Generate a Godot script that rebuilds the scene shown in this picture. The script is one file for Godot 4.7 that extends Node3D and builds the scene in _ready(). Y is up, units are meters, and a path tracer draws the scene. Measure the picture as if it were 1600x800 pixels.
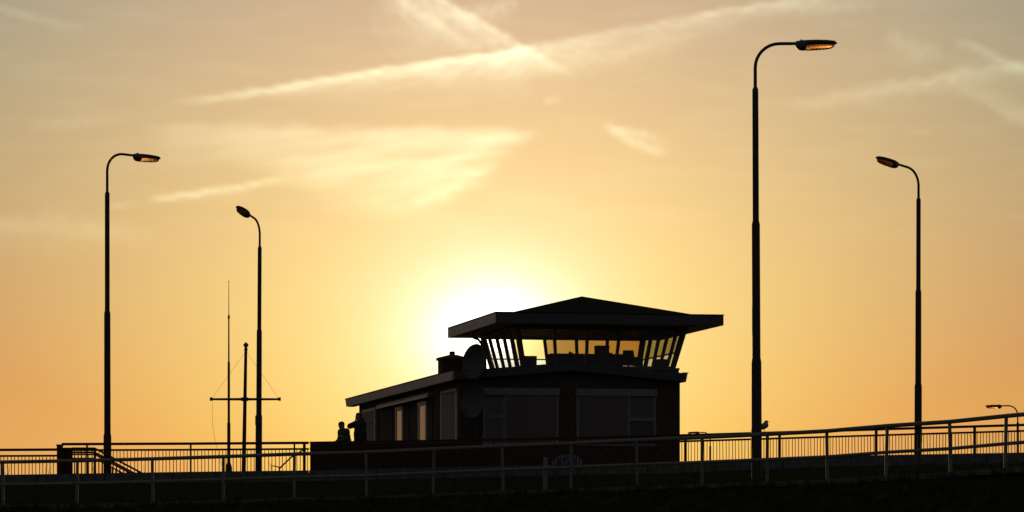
extends Node3D
# Sunset behind a dike: a harbour control building, street lamps, fences and two people in silhouette.
# World: camera at x 0, z 0, eye 1.6 m above the low ground; depth runs along -Z. F is the lens in photograph pixels.

const F := 4000.0
const EYE := 1.6
const HORIZON := 855.0
const SUN := Vector2(769, 524)

var M := {}
var used := {}

# ------------------------------------------------------------------ mesh builder
class MB:
	var v := PackedVector3Array()
	var n := PackedVector3Array()
	func tri(a: Vector3, b: Vector3, c: Vector3, na: Vector3, nb: Vector3, nc: Vector3) -> void:
		if (b - a).cross(c - a).dot(na + nb + nc) > 0.0:
			v.append_array([a, c, b]); n.append_array([na, nc, nb])
		else:
			v.append_array([a, b, c]); n.append_array([na, nb, nc])
	func flat(a: Vector3, b: Vector3, c: Vector3, out: Vector3) -> void:
		var m := (b - a).cross(c - a)
		if m.length() < 1e-12: return
		m = m.normalized()
		if m.dot(out) < 0.0: m = -m
		tri(a, b, c, m, m, m)
	func quad(a: Vector3, b: Vector3, c: Vector3, d: Vector3, out: Vector3) -> void:
		flat(a, b, c, out); flat(a, c, d, out)
	func hexa(p: Array) -> void: # 0..3 lower loop, 4..7 upper loop
		var mid := Vector3.ZERO
		for q in p: mid += q
		mid /= 8.0
		for f in [[0, 1, 2, 3], [4, 5, 6, 7], [0, 1, 5, 4], [1, 2, 6, 5], [2, 3, 7, 6], [3, 0, 4, 7]]:
			var fc: Vector3 = (p[f[0]] + p[f[1]] + p[f[2]] + p[f[3]]) / 4.0
			quad(p[f[0]], p[f[1]], p[f[2]], p[f[3]], fc - mid)
	func box(c: Vector3, s: Vector3, turn := 0.0) -> void:
		var h := s / 2.0
		var p := []
		for y in [-1, 1]:
			for k in [[-1, -1], [1, -1], [1, 1], [-1, 1]]:
				p.append(c + Vector3(k[0] * h.x, y * h.y, k[1] * h.z).rotated(Vector3.UP, turn))
		hexa(p)
	func bar(a: Vector3, b: Vector3, w: float, h: float, up := Vector3.UP) -> void: # straight square bar
		var t := (b - a).normalized()
		var s := t.cross(up)
		if s.length() < 1e-4: s = t.cross(Vector3.RIGHT)
		s = s.normalized() * w / 2.0
		var u := s.cross(t).normalized() * h / 2.0
		hexa([a - s - u, a + s - u, b + s - u, b - s - u, a - s + u, a + s + u, b + s + u, b - s + u])
	func rings(loops: Array, cap := true, closed := true) -> void: # skin over rings of equal size, smooth
		var cn := loops.size()
		var k: int = loops[0].size()
		var cen := []
		for l in loops:
			var m := Vector3.ZERO
			for q in l: m += q
			cen.append(m / k)
		var nor := []
		for i in cn:
			var row := PackedVector3Array()
			for j in k:
				var l: PackedVector3Array = loops[i]
				var tu: Vector3 = l[(j + 1) % k] - l[(j + k - 1) % k]
				var tv: Vector3 = loops[mini(i + 1, cn - 1)][j] - loops[maxi(i - 1, 0)][j]
				var m := tu.cross(tv)
				m = m.normalized() if m.length() > 1e-10 else (l[j] - cen[i]).normalized()
				var out: Vector3 = l[j] - cen[i]
				if m.dot(out) < 0.0: m = -m
				row.append(m)
			nor.append(row)
		for i in cn - 1:
			for j in k:
				var q := (j + 1) % k
				tri(loops[i][j], loops[i][q], loops[i + 1][q], nor[i][j], nor[i][q], nor[i + 1][q])
				tri(loops[i][j], loops[i + 1][q], loops[i + 1][j], nor[i][j], nor[i + 1][q], nor[i + 1][j])
		if cap:
			for e in [[0, 1], [cn - 1, cn - 2]]:
				for j in k:
					flat(cen[e[0]], loops[e[0]][j], loops[e[0]][(j + 1) % k], cen[e[0]] - cen[e[1]])
	func tube(path: Array, radii: Array, sides := 10, cap := true) -> void:
		var loops := []
		var s := Vector3.ZERO
		for i in path.size():
			var t: Vector3 = path[mini(i + 1, path.size() - 1)] - path[maxi(i - 1, 0)]
			t = t.normalized()
			if i == 0:
				s = t.cross(Vector3(0.3, 0.1, 1.0)).normalized()
			s = (s - t * s.dot(t)).normalized()
			var b := t.cross(s)
			var l := PackedVector3Array()
			for j in sides:
				var a := TAU * j / sides
				l.append(path[i] + (s * cos(a) + b * sin(a)) * float(radii[mini(i, radii.size() - 1)]))
			loops.append(l)
		rings(loops, cap)
	func mesh() -> ArrayMesh:
		var a := []
		a.resize(Mesh.ARRAY_MAX)
		a[Mesh.ARRAY_VERTEX] = v
		a[Mesh.ARRAY_NORMAL] = n
		var m := ArrayMesh.new()
		m.add_surface_from_arrays(Mesh.PRIMITIVE_TRIANGLES, a)
		return m

# ------------------------------------------------------------------ objects
func numbered(called: String) -> String:
	if not used.has(called):
		used[called] = 0
		return called
	used[called] += 1
	return "%s_%03d" % [called, used[called]]

func tag(o: Node, label: String, category: String, group := "", kind := "") -> Node:
	if label: o.set_meta("label", label)
	if category: o.set_meta("category", category)
	if group: o.set_meta("group", group)
	if kind: o.set_meta("kind", kind)
	return o

func thing(called: String, label: String, category: String, at: Vector3, group := "") -> Node3D:
	var o := Node3D.new()
	o.name = numbered(called)
	o.position = at
	add_child(o)
	tag(o, label, category, group)
	return o

func put(called: String, mesh: Mesh, mat: Material, parent: Node = null, at := Vector3.ZERO) -> MeshInstance3D:
	var o := MeshInstance3D.new()
	o.mesh = mesh
	o.material_override = mat
	o.cast_shadow = GeometryInstance3D.SHADOW_CASTING_SETTING_ON
	o.position = at
	if parent == null:
		o.name = numbered(called)
		add_child(o)
	else:
		o.name = called
		parent.add_child(o, true)
	return o

# a mesh built in world coordinates, shifted to a thing whose base is at `o`
func part(called: String, b: MB, mat: Material, parent: Node3D, o := Vector3.ZERO) -> MeshInstance3D:
	if o != Vector3.ZERO:
		for i in b.v.size(): b.v[i] -= o
	return put(called, b.mesh(), mat, parent)

# ------------------------------------------------------------------ materials
func col(r: float, g: float, b: float) -> Color:
	return Color(r, g, b).linear_to_srgb()

func plain(r: float, g: float, b: float, rough := 0.7, metal := 0.0) -> StandardMaterial3D:
	var m := StandardMaterial3D.new()
	m.albedo_color = col(r, g, b)
	m.roughness = rough
	m.metallic = metal
	return m

func grainy(r: float, g: float, b: float, rough: float, scale: float, depth: float, seed_: int, bump := 0.0) -> StandardMaterial3D:
	var m := StandardMaterial3D.new()
	var nz := FastNoiseLite.new()
	nz.seed = seed_
	nz.frequency = 0.02
	nz.fractal_octaves = 5
	var ramp := Gradient.new()
	ramp.set_color(0, col(r * (1.0 - depth), g * (1.0 - depth), b * (1.0 - depth)))
	ramp.set_color(1, col(r * (1.0 + depth), g * (1.0 + depth), b * (1.0 + depth)))
	var t := NoiseTexture2D.new()
	t.width = 256; t.height = 256; t.seamless = true; t.noise = nz; t.color_ramp = ramp
	m.albedo_texture = t
	m.roughness = rough
	m.uv1_triplanar = true
	m.uv1_world_triplanar = true
	m.uv1_scale = Vector3.ONE * scale
	if bump > 0.0:
		var tn := NoiseTexture2D.new()
		tn.width = 256; tn.height = 256; tn.seamless = true; tn.noise = nz; tn.as_normal_map = true; tn.bump_strength = bump
		m.normal_enabled = true
		m.normal_texture = tn
	return m

func make_materials() -> void:
	M.grass_soil = grainy(0.028, 0.031, 0.014, 0.95, 0.35, 0.6, 1, 1.2)
	M.blade = plain(0.022, 0.027, 0.010, 0.95)
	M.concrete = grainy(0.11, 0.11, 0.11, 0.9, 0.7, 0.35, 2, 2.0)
	M.pipe = grainy(0.15, 0.155, 0.13, 0.75, 1.4, 0.3, 3)
	M.fence = grainy(0.05, 0.018, 0.012, 0.6, 1.2, 0.35, 4)
	M.pole = grainy(0.045, 0.04, 0.035, 0.55, 0.9, 0.3, 5)
	M.head = grainy(0.05, 0.05, 0.052, 0.5, 1.5, 0.25, 6)
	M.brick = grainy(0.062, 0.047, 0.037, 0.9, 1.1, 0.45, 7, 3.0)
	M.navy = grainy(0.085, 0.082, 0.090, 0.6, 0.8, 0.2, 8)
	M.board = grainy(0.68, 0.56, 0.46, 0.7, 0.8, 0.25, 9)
	M.soffit = grainy(0.62, 0.58, 0.52, 0.7, 0.6, 0.12, 10)
	M.roofing = grainy(0.026, 0.022, 0.018, 0.9, 1.6, 0.5, 11, 3.0)
	M.frame = grainy(0.15, 0.15, 0.155, 0.55, 1.0, 0.2, 12)
	M.post = grainy(0.09, 0.085, 0.08, 0.55, 1.0, 0.25, 13)
	M.curtain = grainy(0.22, 0.19, 0.17, 0.9, 1.2, 0.2, 14)
	M.panel = grainy(0.24, 0.15, 0.11, 0.75, 1.2, 0.3, 15)
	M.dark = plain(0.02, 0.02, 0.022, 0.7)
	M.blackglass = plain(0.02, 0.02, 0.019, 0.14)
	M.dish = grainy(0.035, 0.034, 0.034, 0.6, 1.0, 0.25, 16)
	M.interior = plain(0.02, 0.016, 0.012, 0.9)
	M.white = grainy(0.17, 0.17, 0.19, 0.7, 1.0, 0.2, 17)
	M.blue = plain(0.03, 0.035, 0.10, 0.6)
	M.glass = plain(0.8, 0.85, 0.85, 0.02)
	M.glass.transparency = BaseMaterial3D.TRANSPARENCY_ALPHA
	M.glass.albedo_color.a = 0.06
	M.bowl = tinted(0.19, 0.10, 0.045)
	M.bowl.roughness = 0.4
	M.reflector = plain(0.75, 0.72, 0.68, 0.25, 0.9)
	M.amber = tinted(0.46, 0.25, 0.07)
	M.straw = tinted(0.95, 0.74, 0.34)
	M.olive = tinted(0.42, 0.39, 0.17)
	M.skin = grainy(0.30, 0.17, 0.11, 0.6, 3.0, 0.12, 18)
	M.hair = grainy(0.02, 0.014, 0.01, 0.6, 6.0, 0.5, 19)
	M.green_jacket = grainy(0.035, 0.062, 0.014, 0.85, 2.0, 0.3, 20)
	M.black_jacket = grainy(0.018, 0.017, 0.018, 0.85, 2.0, 0.4, 21)
	M.trousers = grainy(0.025, 0.026, 0.035, 0.9, 2.0, 0.3, 22)
	M.stripe = plain(0.16, 0.17, 0.13, 0.6)
	M.gull = grainy(0.20, 0.19, 0.18, 0.8, 5.0, 0.25, 23)
	M.beak = plain(0.35, 0.22, 0.03, 0.5)
	M.rope = plain(0.12, 0.10, 0.08, 0.9)
	M.stalk = plain(0.06, 0.045, 0.02, 0.9)
	for k in ["blade", "grass_soil", "concrete"]: M[k].metallic_specular = 0.0
	for k in ["interior", "dark", "roofing", "navy"]: M[k].metallic_specular = 0.1
	for k in ["pipe", "brick", "pole", "fence"]: M[k].metallic_specular = 0.3

func tinted(r: float, g: float, b: float) -> StandardMaterial3D: # body-tinted solar glass
	var m := plain(r, g, b, 0.0)
	m.refraction_enabled = true
	m.refraction_scale = 0.05
	m.transparency = BaseMaterial3D.TRANSPARENCY_ALPHA
	m.albedo_color.a = 0.0
	return m

# ------------------------------------------------------------------ sky
var n1 := FastNoiseLite.new()
var n2 := FastNoiseLite.new()

func sstep(a: float, b: float, x: float) -> float:
	var t := clampf((x - a) / (b - a), 0.0, 1.0)
	return t * t * (3.0 - 2.0 * t)

# clear air: px, py are angles from straight ahead and from the horizon in units of 1/F radian
func air(px: float, py: float, ang: float) -> Vector3:
	var v := clampf(py / HORIZON, 0.0, 1.05)
	var dx := px - SUN.x
	var dy := (py - SUN.y) * 1.22
	var r := sqrt(dx * dx + dy * dy)
	var e := exp(-r / 800.0)
	var c := exp(-r / 70.0)
	var R := -0.0284 + 0.3695 * v + 0.2905 * v * v + (1.6021 - 0.8991 * v) * e - 0.4 * c
	var G := 0.162 - 0.1064 * v - 0.2755 * v * v + (0.7038 + 0.5345 * v) * e + 1.24 * c
	var B := 0.1503 - 0.1306 * v - 0.0944 * v * v + (0.3186 - 0.0808 * v) * e + 2.1 * c
	var k := 3.0 * exp(-r / 28.0)
	var sunward := Vector3(maxf(R, G * 0.98) + k * 1.1, G + k, B + k * 0.75)
	# far from the sun the evening sky turns even, dim and cool
	var opposite := Vector3(0.150, 0.128, 0.115).lerp(Vector3(0.092, 0.092, 0.098), clampf(1.0 - v, 0.0, 1.0))
	var w := sstep(0.19, 0.90, ang)
	sunward.x = maxf(sunward.x, 0.05)
	sunward.y = maxf(sunward.y, 0.05 + 0.44 * sunward.x)
	sunward.z = maxf(sunward.z, 0.03 + 0.10 * sunward.x)
	sunward.x = maxf(sunward.x, sunward.y * 1.02)
	return sunward.lerp(opposite, w)

func polyline(p: Vector2, pts: Array) -> Vector3: # along 0..1, signed offset (positive below), inside
	var best := Vector3(0, 1e9, 0)
	var n := pts.size() - 1
	for i in n:
		var a: Vector2 = pts[i]
		var d: Vector2 = pts[i + 1] - a
		var L := d.length()
		d /= L
		var t := (p - a).dot(d)
		var tc := clampf(t, 0.0, L)
		if i == 0 and t < 0.0: tc = t
		if i == n - 1 and t > L: tc = t
		var q := a + d * clampf(tc, 0.0, L)
		var off := p - q
		var dist := off.length()
		if dist < absf(best.y):
			var side := signf(d.x * off.y - d.y * off.x)
			best = Vector3((i + tc / L) / n, dist * side, L)
	return best

# a streak: pts, widths above and below the line at start / middle / end, strength, rough edge
func streak(p: Vector2, pts: Array, up: float, down: Array, amt: Array, fuzz: float, grain: float) -> float:
	var lo: Vector2 = pts[0].min(pts[-1]) - Vector2(60, 120)
	var hi: Vector2 = pts[0].max(pts[-1]) + Vector2(60, 120)
	if p.x < lo.x or p.x > hi.x or p.y < lo.y or p.y > hi.y: return 0.0
	var q := polyline(p, pts)
	if absf(q.y) > 120.0: return 0.0
	var t := q.x
	if t < -0.05 or t > 1.05: return 0.0
	var k := clampf(t, 0.0, 1.0) * (down.size() - 1)
	var i := mini(int(k), down.size() - 2)
	var w: float = lerpf(down[i], down[i + 1], k - i)
	var a: float = lerpf(amt[i], amt[i + 1], k - i)
	var off: float = q.y + fuzz * n2.get_noise_2d(t * 900.0, p.y * 2.0)
	var f := 0.0
	if off < 0.0: f = exp(-pow(off / up, 2.0))
	else: f = exp(-pow(off / maxf(w, 1.0), 1.4))
	var ends := sstep(-0.03, 0.10, t) * (1.0 - sstep(0.88, 1.03, t))
	var tex: float = 1.0 + 1.15 * grain * n1.get_noise_2d(t * 520.0 + off * 1.6, off * 4.0)
	return maxf(0.0, a * f * ends * tex)

func clouds(px: float, py: float) -> float:
	var p := Vector2(px, py)
	var s := 0.0
	s += streak(p, [Vector2(255, 163), Vector2(400, 143), Vector2(540, 119), Vector2(680, 97), Vector2(780, 84), Vector2(830, 74)], 2.6, [3, 7, 15, 26, 32, 36], [0.25, 0.7, 1.0, 1.05, 1.0, 0.6], 2.0, 0.6)
	s += streak(p, [Vector2(300, 157), Vector2(400, 142), Vector2(540, 118), Vector2(680, 96), Vector2(780, 83), Vector2(830, 73)], 2.4, [3, 4, 6, 7, 7, 7], [0.1, 0.25, 0.3, 0.3, 0.3, 0.2], 1.5, 0.8)
	s += streak(p, [Vector2(760, 88), Vector2(830, 73), Vector2(1000, 41), Vector2(1110, 20), Vector2(1215, 4), Vector2(1400, -25)], 2.6, [30, 36, 34, 18, 12, 12], [0.4, 0.5, 0.42, 0.6, 0.6, 0.3], 1.5, 0.8)
	s += streak(p, [Vector2(820, 78), Vector2(870, 92), Vector2(1000, 78), Vector2(1110, 50)], 14.0, [22, 24, 16, 10], [0.3, 0.35, 0.2, 0.0], 6.0, 0.8)
	s += streak(p, [Vector2(640, -60), Vector2(700, 5), Vector2(770, 42), Vector2(822, 74), Vector2(860, 98), Vector2(905, 118)], 2.5, [62, 56, 40, 28, 14, 6], [0.75, 0.78, 0.75, 0.7, 0.45, 0.1], 4.0, 0.6)
	s += streak(p, [Vector2(600, -40), Vector2(640, 8), Vector2(700, 50), Vector2(760, 85)], 6.0, [14, 16, 14, 10], [0.4, 0.45, 0.3, 0.1], 6.0, 0.7)
	s += streak(p, [Vector2(705, 22), Vector2(760, 18), Vector2(812, 2)], 12.0, [14, 16, 10], [0.2, 0.4, 0.2], 6.0, 1.2)
	s += streak(p, [Vector2(232, 313), Vector2(300, 303), Vector2(380, 291), Vector2(432, 279), Vector2(470, 275)], 4.0, [2.5, 5, 6, 8, 8], [0.7, 0.75, 0.6, 0.35, 0.0], 2.0, 0.5)
	s += streak(p, [Vector2(165, 323), Vector2(190, 320), Vector2(215, 316)], 2.5, [3, 3, 3], [0.25, 0.3, 0.1], 1.0, 0.3)
	s += streak(p, [Vector2(940, 194), Vector2(985, 222), Vector2(1025, 238), Vector2(1050, 240)], 9.0, [4, 5, 5, 4], [0.3, 0.42, 0.32, 0.0], 3.0, 0.7)
	s += streak(p, [Vector2(952, 199), Vector2(1000, 206), Vector2(1045, 220)], 3.0, [7, 9, 6], [0.45, 0.4, 0.0], 3.0, 0.7)
	s += streak(p, [Vector2(850, 157), Vector2(865, 155), Vector2(880, 153)], 3.0, [4, 4, 4], [0.3, 0.35, 0.0], 1.0, 0.5)
	s += streak(p, [Vector2(1225, 170), Vector2(1330, 150), Vector2(1420, 133), Vector2(1500, 116), Vector2(1660, 96)], 10.0, [8, 13, 14, 16, 18], [0.12, 0.28, 0.36, 0.42, 0.42], 6.0, 0.7)
	s += streak(p, [Vector2(1490, 62), Vector2(1530, 75), Vector2(1570, 96), Vector2(1640, 122)], 5.0, [7, 9, 10, 12], [0.2, 0.38, 0.4, 0.3], 4.0, 0.6)
	s += streak(p, [Vector2(1470, 128), Vector2(1530, 152), Vector2(1580, 180), Vector2(1660, 210)], 22.0, [4, 6, 9, 10], [0.12, 0.2, 0.34, 0.2], 5.0, 0.6)
	s += streak(p, [Vector2(1380, 55), Vector2(1430, 78), Vector2(1475, 84)], 16.0, [14, 16, 12], [0.12, 0.3, 0.1], 8.0, 1.1)
	s += streak(p, [Vector2(1210, 6), Vector2(1290, 12), Vector2(1375, 10)], 9.0, [7, 9, 5], [0.3, 0.3, 0.1], 4.0, 1.0)
	s += streak(p, [Vector2(-40, 0), Vector2(30, 20), Vector2(90, 37), Vector2(140, 46)], 4.0, [6, 6, 5, 4], [0.25, 0.3, 0.22, 0.0], 3.0, 0.7)
	s += streak(p, [Vector2(40, 196), Vector2(120, 190), Vector2(205, 186)], 7.0, [8, 10, 7], [0.1, 0.16, 0.05], 4.0, 0.8)
	s += streak(p, [Vector2(1415, 204), Vector2(1440, 206), Vector2(1478, 203)], 4.0, [4, 4, 4], [0.08, 0.12, 0.0], 1.0, 0.5)
	s += streak(p, [Vector2(-80, 350), Vector2(60, 350), Vector2(170, 358), Vector2(270, 372)], 13.0, [30, 28, 22, 16], [0.22, 0.24, 0.2, 0.0], 8.0, 0.6)
	# the broad feathered cirrus left of the sun's column
	var left := sstep(205.0, 290.0, px)
	var edge := 858.0 - 0.95 * absf(py - 208.0) + 34.0 * n2.get_noise_2d(py * 3.0, px * 0.6)
	var right := (1.0 - sstep(edge - 85.0 - 0.5 * absf(py - 208.0), edge, px)) * (1.0 - 0.45 * sstep(250.0, 330.0, py))
	var topy := 190.0 + 0.016 * (px - 200.0) + 5.0 * n2.get_noise_2d(px * 0.8, 20.0)
	var low := 236.0 + 108.0 * sstep(300.0, 640.0, px)
	var band := sstep(topy - 5.0, topy + 14.0, py) * (1.0 - sstep(low - 40.0, low + 34.0, py))
	var fibre: float = 0.78 + 0.42 * n1.get_noise_2d(px * 0.30 + py * 0.4, py * 2.6 + px * 0.30) + 0.32 * n2.get_noise_2d(px * 0.35, py * 2.0 + px * 0.2)
	s += 0.82 * left * right * band * clampf(fibre, 0.0, 1.25) * (0.55 + 0.45 * sstep(330.0, 760.0, px))
	s += streak(p, [Vector2(640, 320), Vector2(700, 296), Vector2(760, 262), Vector2(790, 256)], 9.0, [12, 12, 9, 5], [0.2, 0.35, 0.3, 0.0], 4.0, 0.6)
	s += 0.10 * maxf(0.0, n1.get_noise_2d(px * 0.22, py * 1.3) + 0.1) * (1.0 - sstep(330.0, 415.0, py))
	return s

func sky_texture() -> ImageTexture:
	n1.seed = 11; n1.frequency = 0.02; n1.fractal_octaves = 4
	n2.seed = 12; n2.frequency = 0.012; n2.fractal_octaves = 3
	var sun := Vector3((SUN.x - 800.0) / F, (HORIZON - SUN.y) / F, -1.0).normalized()
	var w := 512
	var small := Image.create(w, w / 2, false, Image.FORMAT_RGBF)
	for j in w / 2:
		var el := PI * (0.5 - (j + 0.5) / (w / 2.0))
		for i in w:
			var az := wrapf(TAU * (i + 0.5) / w, -PI, PI) # straight ahead is the seam of the panorama
			var d := Vector3(sin(az) * cos(el), sin(el), -cos(az) * cos(el))
			var ang := acos(clampf(d.dot(sun), -1.0, 1.0))
			# beyond the frame the same air, told by its angle from the sun and its height
			var py := HORIZON - maxf(el, 0.0) * F
			var lx: float = SUN.x + signf(az) * sqrt(maxf(0.0, pow(ang * F, 2.0) - pow(minf(absf(py - SUN.y), ang * F), 2.0)))
			var c := air(lx, py, ang)
			if el < 0.0: c = Vector3(0.02, 0.018, 0.012)
			small.set_pixel(i, j, Color(c.x, c.y, c.z))
	small.resize(4096, 2048, Image.INTERPOLATE_BILINEAR)
	# round the frame at the full resolution, with the clouds; these are crisped a little against the softness of the texels
	var W2 := 360
	var H2 := 171
	var layer := PackedFloat32Array()
	layer.resize(W2 * H2)
	for pass_ in 2:
		for j in H2:
			var el := PI * (0.5 - (855 + j + 0.5) / 2048.0)
			for i in W2:
				var az := TAU * (i - 180 + 0.5) / 4096.0
				var d := Vector3(sin(az) * cos(el), sin(el), -cos(az) * cos(el))
				var px := 800.0 + F * d.x / -d.z
				var py := HORIZON - F * d.y / -d.z
				if py > HORIZON + 20.0: continue
				if pass_ == 0:
					if py > 420.0: continue
					var k := 0.0
					for q in [Vector2(-1.6, -1.6), Vector2(1.6, -1.6), Vector2(-1.6, 1.6), Vector2(1.6, 1.6)]:
						k += 0.25 * clouds(px + q.x, py + q.y)
					layer[j * W2 + i] = k * sstep(0.0, 17.0, j) * sstep(0.0, 20.0, i) * (1.0 - sstep(W2 - 20.0, W2, i))
					continue
				var ang := acos(clampf(d.dot(sun), -1.0, 1.0))
				var c := air(px, py, ang)
				var k2 := layer[j * W2 + i]
				if i > 0 and j > 0 and i < W2 - 1 and j < H2 - 1:
					var at := j * W2 + i
					k2 += 0.9 * (k2 - 0.25 * (layer[at - 1] + layer[at + 1] + layer[at - W2] + layer[at + W2]))
				c += Vector3(0.30, 0.33, 0.235) * maxf(k2, 0.0) * (0.35 + 1.25 * exp(-ang / 0.22))
				small.set_pixel(posmod(i - 180, 4096), 855 + j, Color(c.x, c.y, c.z))
	return ImageTexture.create_from_image(small)

# ------------------------------------------------------------------ places
func P(px: float, py: float, d: float) -> Vector3: # a spot of the place at depth d, read off the photograph
	return Vector3((px - 800.0) * d / F, EYE + (HORIZON - py) * d / F, -d)

func lerp_table(t: Array, x: float) -> float:
	if x <= t[0][0]: return t[0][1]
	for i in t.size() - 1:
		if x <= t[i + 1][0]:
			return lerpf(t[i][1], t[i + 1][1], (x - t[i][0]) / (t[i + 1][0] - t[i][0]))
	return t[-1][1]

const CREST_D := 75.5
var crest_t := []
var rail_d := []
var rail_h := []
# pipe railing posts: photo x, photo y of the top rail, depth
var RAIL := [[-470, 731.0, 63.6], [-352, 729.0, 63.1], [-232, 726.5, 62.5], [-113, 724.5, 62.0], [4, 722.0, 61.5], [121, 720.0, 61.0], [238, 717.0, 60.5], [349, 713.5, 60.2], [460, 709.5, 59.9], [572, 707.0, 59.5], [678, 702.0, 59.0], [785, 697.0, 58.5], [893, 693.0, 57.8], [995, 688.0, 56.9], [1097, 683.5, 55.9], [1199, 678.5, 54.9], [1292, 673.5, 53.7], [1386, 665.5, 52.5], [1484, 659.0, 51.3], [1572, 650.0, 50.0], [1660, 642.0, 48.6], [1750, 634.0, 47.2], [1840, 626.0, 45.8]]

func setup_ground() -> void:
	for k in [[-1500, 762], [-200, 744.5], [0, 742], [300, 737], [480, 735], [700, 730], [1064, 722], [1300, 712.5], [1600, 707], [2500, 690]]:
		crest_t.append([(k[0] - 800.0) * CREST_D / F, EYE + (HORIZON - k[1]) * CREST_D / F])
	for k in RAIL:
		var q := P(k[0], k[1], k[2])
		rail_d.append([q.x, float(k[2])])
		rail_h.append([q.x, q.y - 1.08])

func ground(x: float, d: float) -> float:
	var hc := lerp_table(crest_t, x)
	var dr := lerp_table(rail_d, x)
	var hr := lerp_table(rail_h, x)
	if d < dr - 9.0: return 0.0
	if d < dr - 0.5: return lerpf(0.0, hr, (d - dr + 9.0) / 8.5)
	if d < dr + 0.5: return hr
	if d < CREST_D - 1.0: return lerpf(hr, hc - 0.34, (d - dr - 0.5) / (CREST_D - 1.5 - dr))
	if d < CREST_D + 0.25: return hc - 0.34
	if d < 102.0:
		# stairwell behind the fence
		var cut := sstep(-14.2, -13.2, x) * (1.0 - sstep(-8.6, -7.6, x)) * sstep(78.7, 79.3, d) * (1.0 - sstep(81.6, 82.2, d))
		return hc - 0.06 - 1.9 * cut
	return maxf(0.0, lerpf(hc - 0.06, 0.0, (d - 102.0) / 16.0))

func build_ground() -> void:
	var xs := [-3000.0, -400.0, -120.0, -60.0]
	var x := -40.0
	while x <= 40.0:
		xs.append(x); x += 0.5
	xs.append_array([60.0, 120.0, 400.0, 3000.0])
	var ds := [-3000.0, -200.0, 0.0, 20.0, 30.0]
	var d := 34.0
	while d < 60.0:
		ds.append(d); d += 0.5
	while d < 74.0:
		ds.append(d); d += 1.0
	ds.append_array([74.49, 75.0, 75.74, 75.76, 76.5, 78.0, 78.7, 79.0, 79.3, 80.5, 81.6, 81.9, 82.2, 84.0, 90.0, 101.9, 106.0, 110.0, 114.0, 118.0, 130.0, 200.0, 600.0, 3000.0])
	var nz := FastNoiseLite.new()
	nz.seed = 5; nz.frequency = 0.35
	var hgt := []
	for dd in ds:
		var row := []
		for xx in xs:
			var h := ground(xx, dd)
			if dd > 30.0 and dd < lerp_table(rail_d, xx) - 0.5 and absf(xx) < 61.0: h += 0.05 * nz.get_noise_2d(xx, dd)
			row.append(Vector3(xx, h, -dd))
		hgt.append(row)
	var st := SurfaceTool.new()
	st.begin(Mesh.PRIMITIVE_TRIANGLES)
	st.set_smooth_group(0)
	for i in ds.size() - 1:
		for j in xs.size() - 1:
			var a: Vector3 = hgt[i][j]
			var b: Vector3 = hgt[i][j + 1]
			var c: Vector3 = hgt[i + 1][j + 1]
			var e: Vector3 = hgt[i + 1][j]
			for q in [a, c, b, a, e, c]: st.add_vertex(q)
	st.generate_normals()
	var g := put("ground", st.commit(), M.grass_soil)
	g.set_meta("kind", "structure")
	# concrete edge of the crest, in cast lengths
	var kerb := Node3D.new()
	kerb.name = "kerb"
	add_child(kerb)
	kerb.set_meta("kind", "structure")
	x = -32.0
	while x < 32.0:
		var b := MB.new()
		var p := []
		for y in [-0.36, 0.0]:
			for q in [[x + 0.012, 0.0], [x + 1.988, 0.0], [x + 1.988, 0.22], [x + 0.012, 0.22]]:
				p.append(Vector3(q[0], lerp_table(crest_t, q[0]) + y, -CREST_D - q[1]))
		b.hexa(p)
		part("kerb_stone", b, M.concrete, kerb)
		x += 2.0
	# narrow paved strip under the pipe railing
	var strip := Node3D.new()
	strip.name = "path"
	add_child(strip)
	strip.set_meta("kind", "structure")
	for i in RAIL.size() - 1:
		var a := P(RAIL[i][0], RAIL[i][1], RAIL[i][2]) - Vector3(0, 1.03, 0)
		var c := P(RAIL[i + 1][0], RAIL[i + 1][1], RAIL[i + 1][2]) - Vector3(0, 1.03, 0)
		var b := MB.new()
		var s := (c - a).cross(Vector3.UP).normalized() * 0.32
		var t := (c - a).normalized() * 0.012
		var dn := Vector3(0, 0.11, 0)
		b.hexa([a - s + t - dn, c - s - t - dn, c + s - t - dn, a + s + t - dn, a - s + t, c - s - t, c + s - t, a + s + t])
		part("paving_slab", b, M.concrete, strip)

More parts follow.
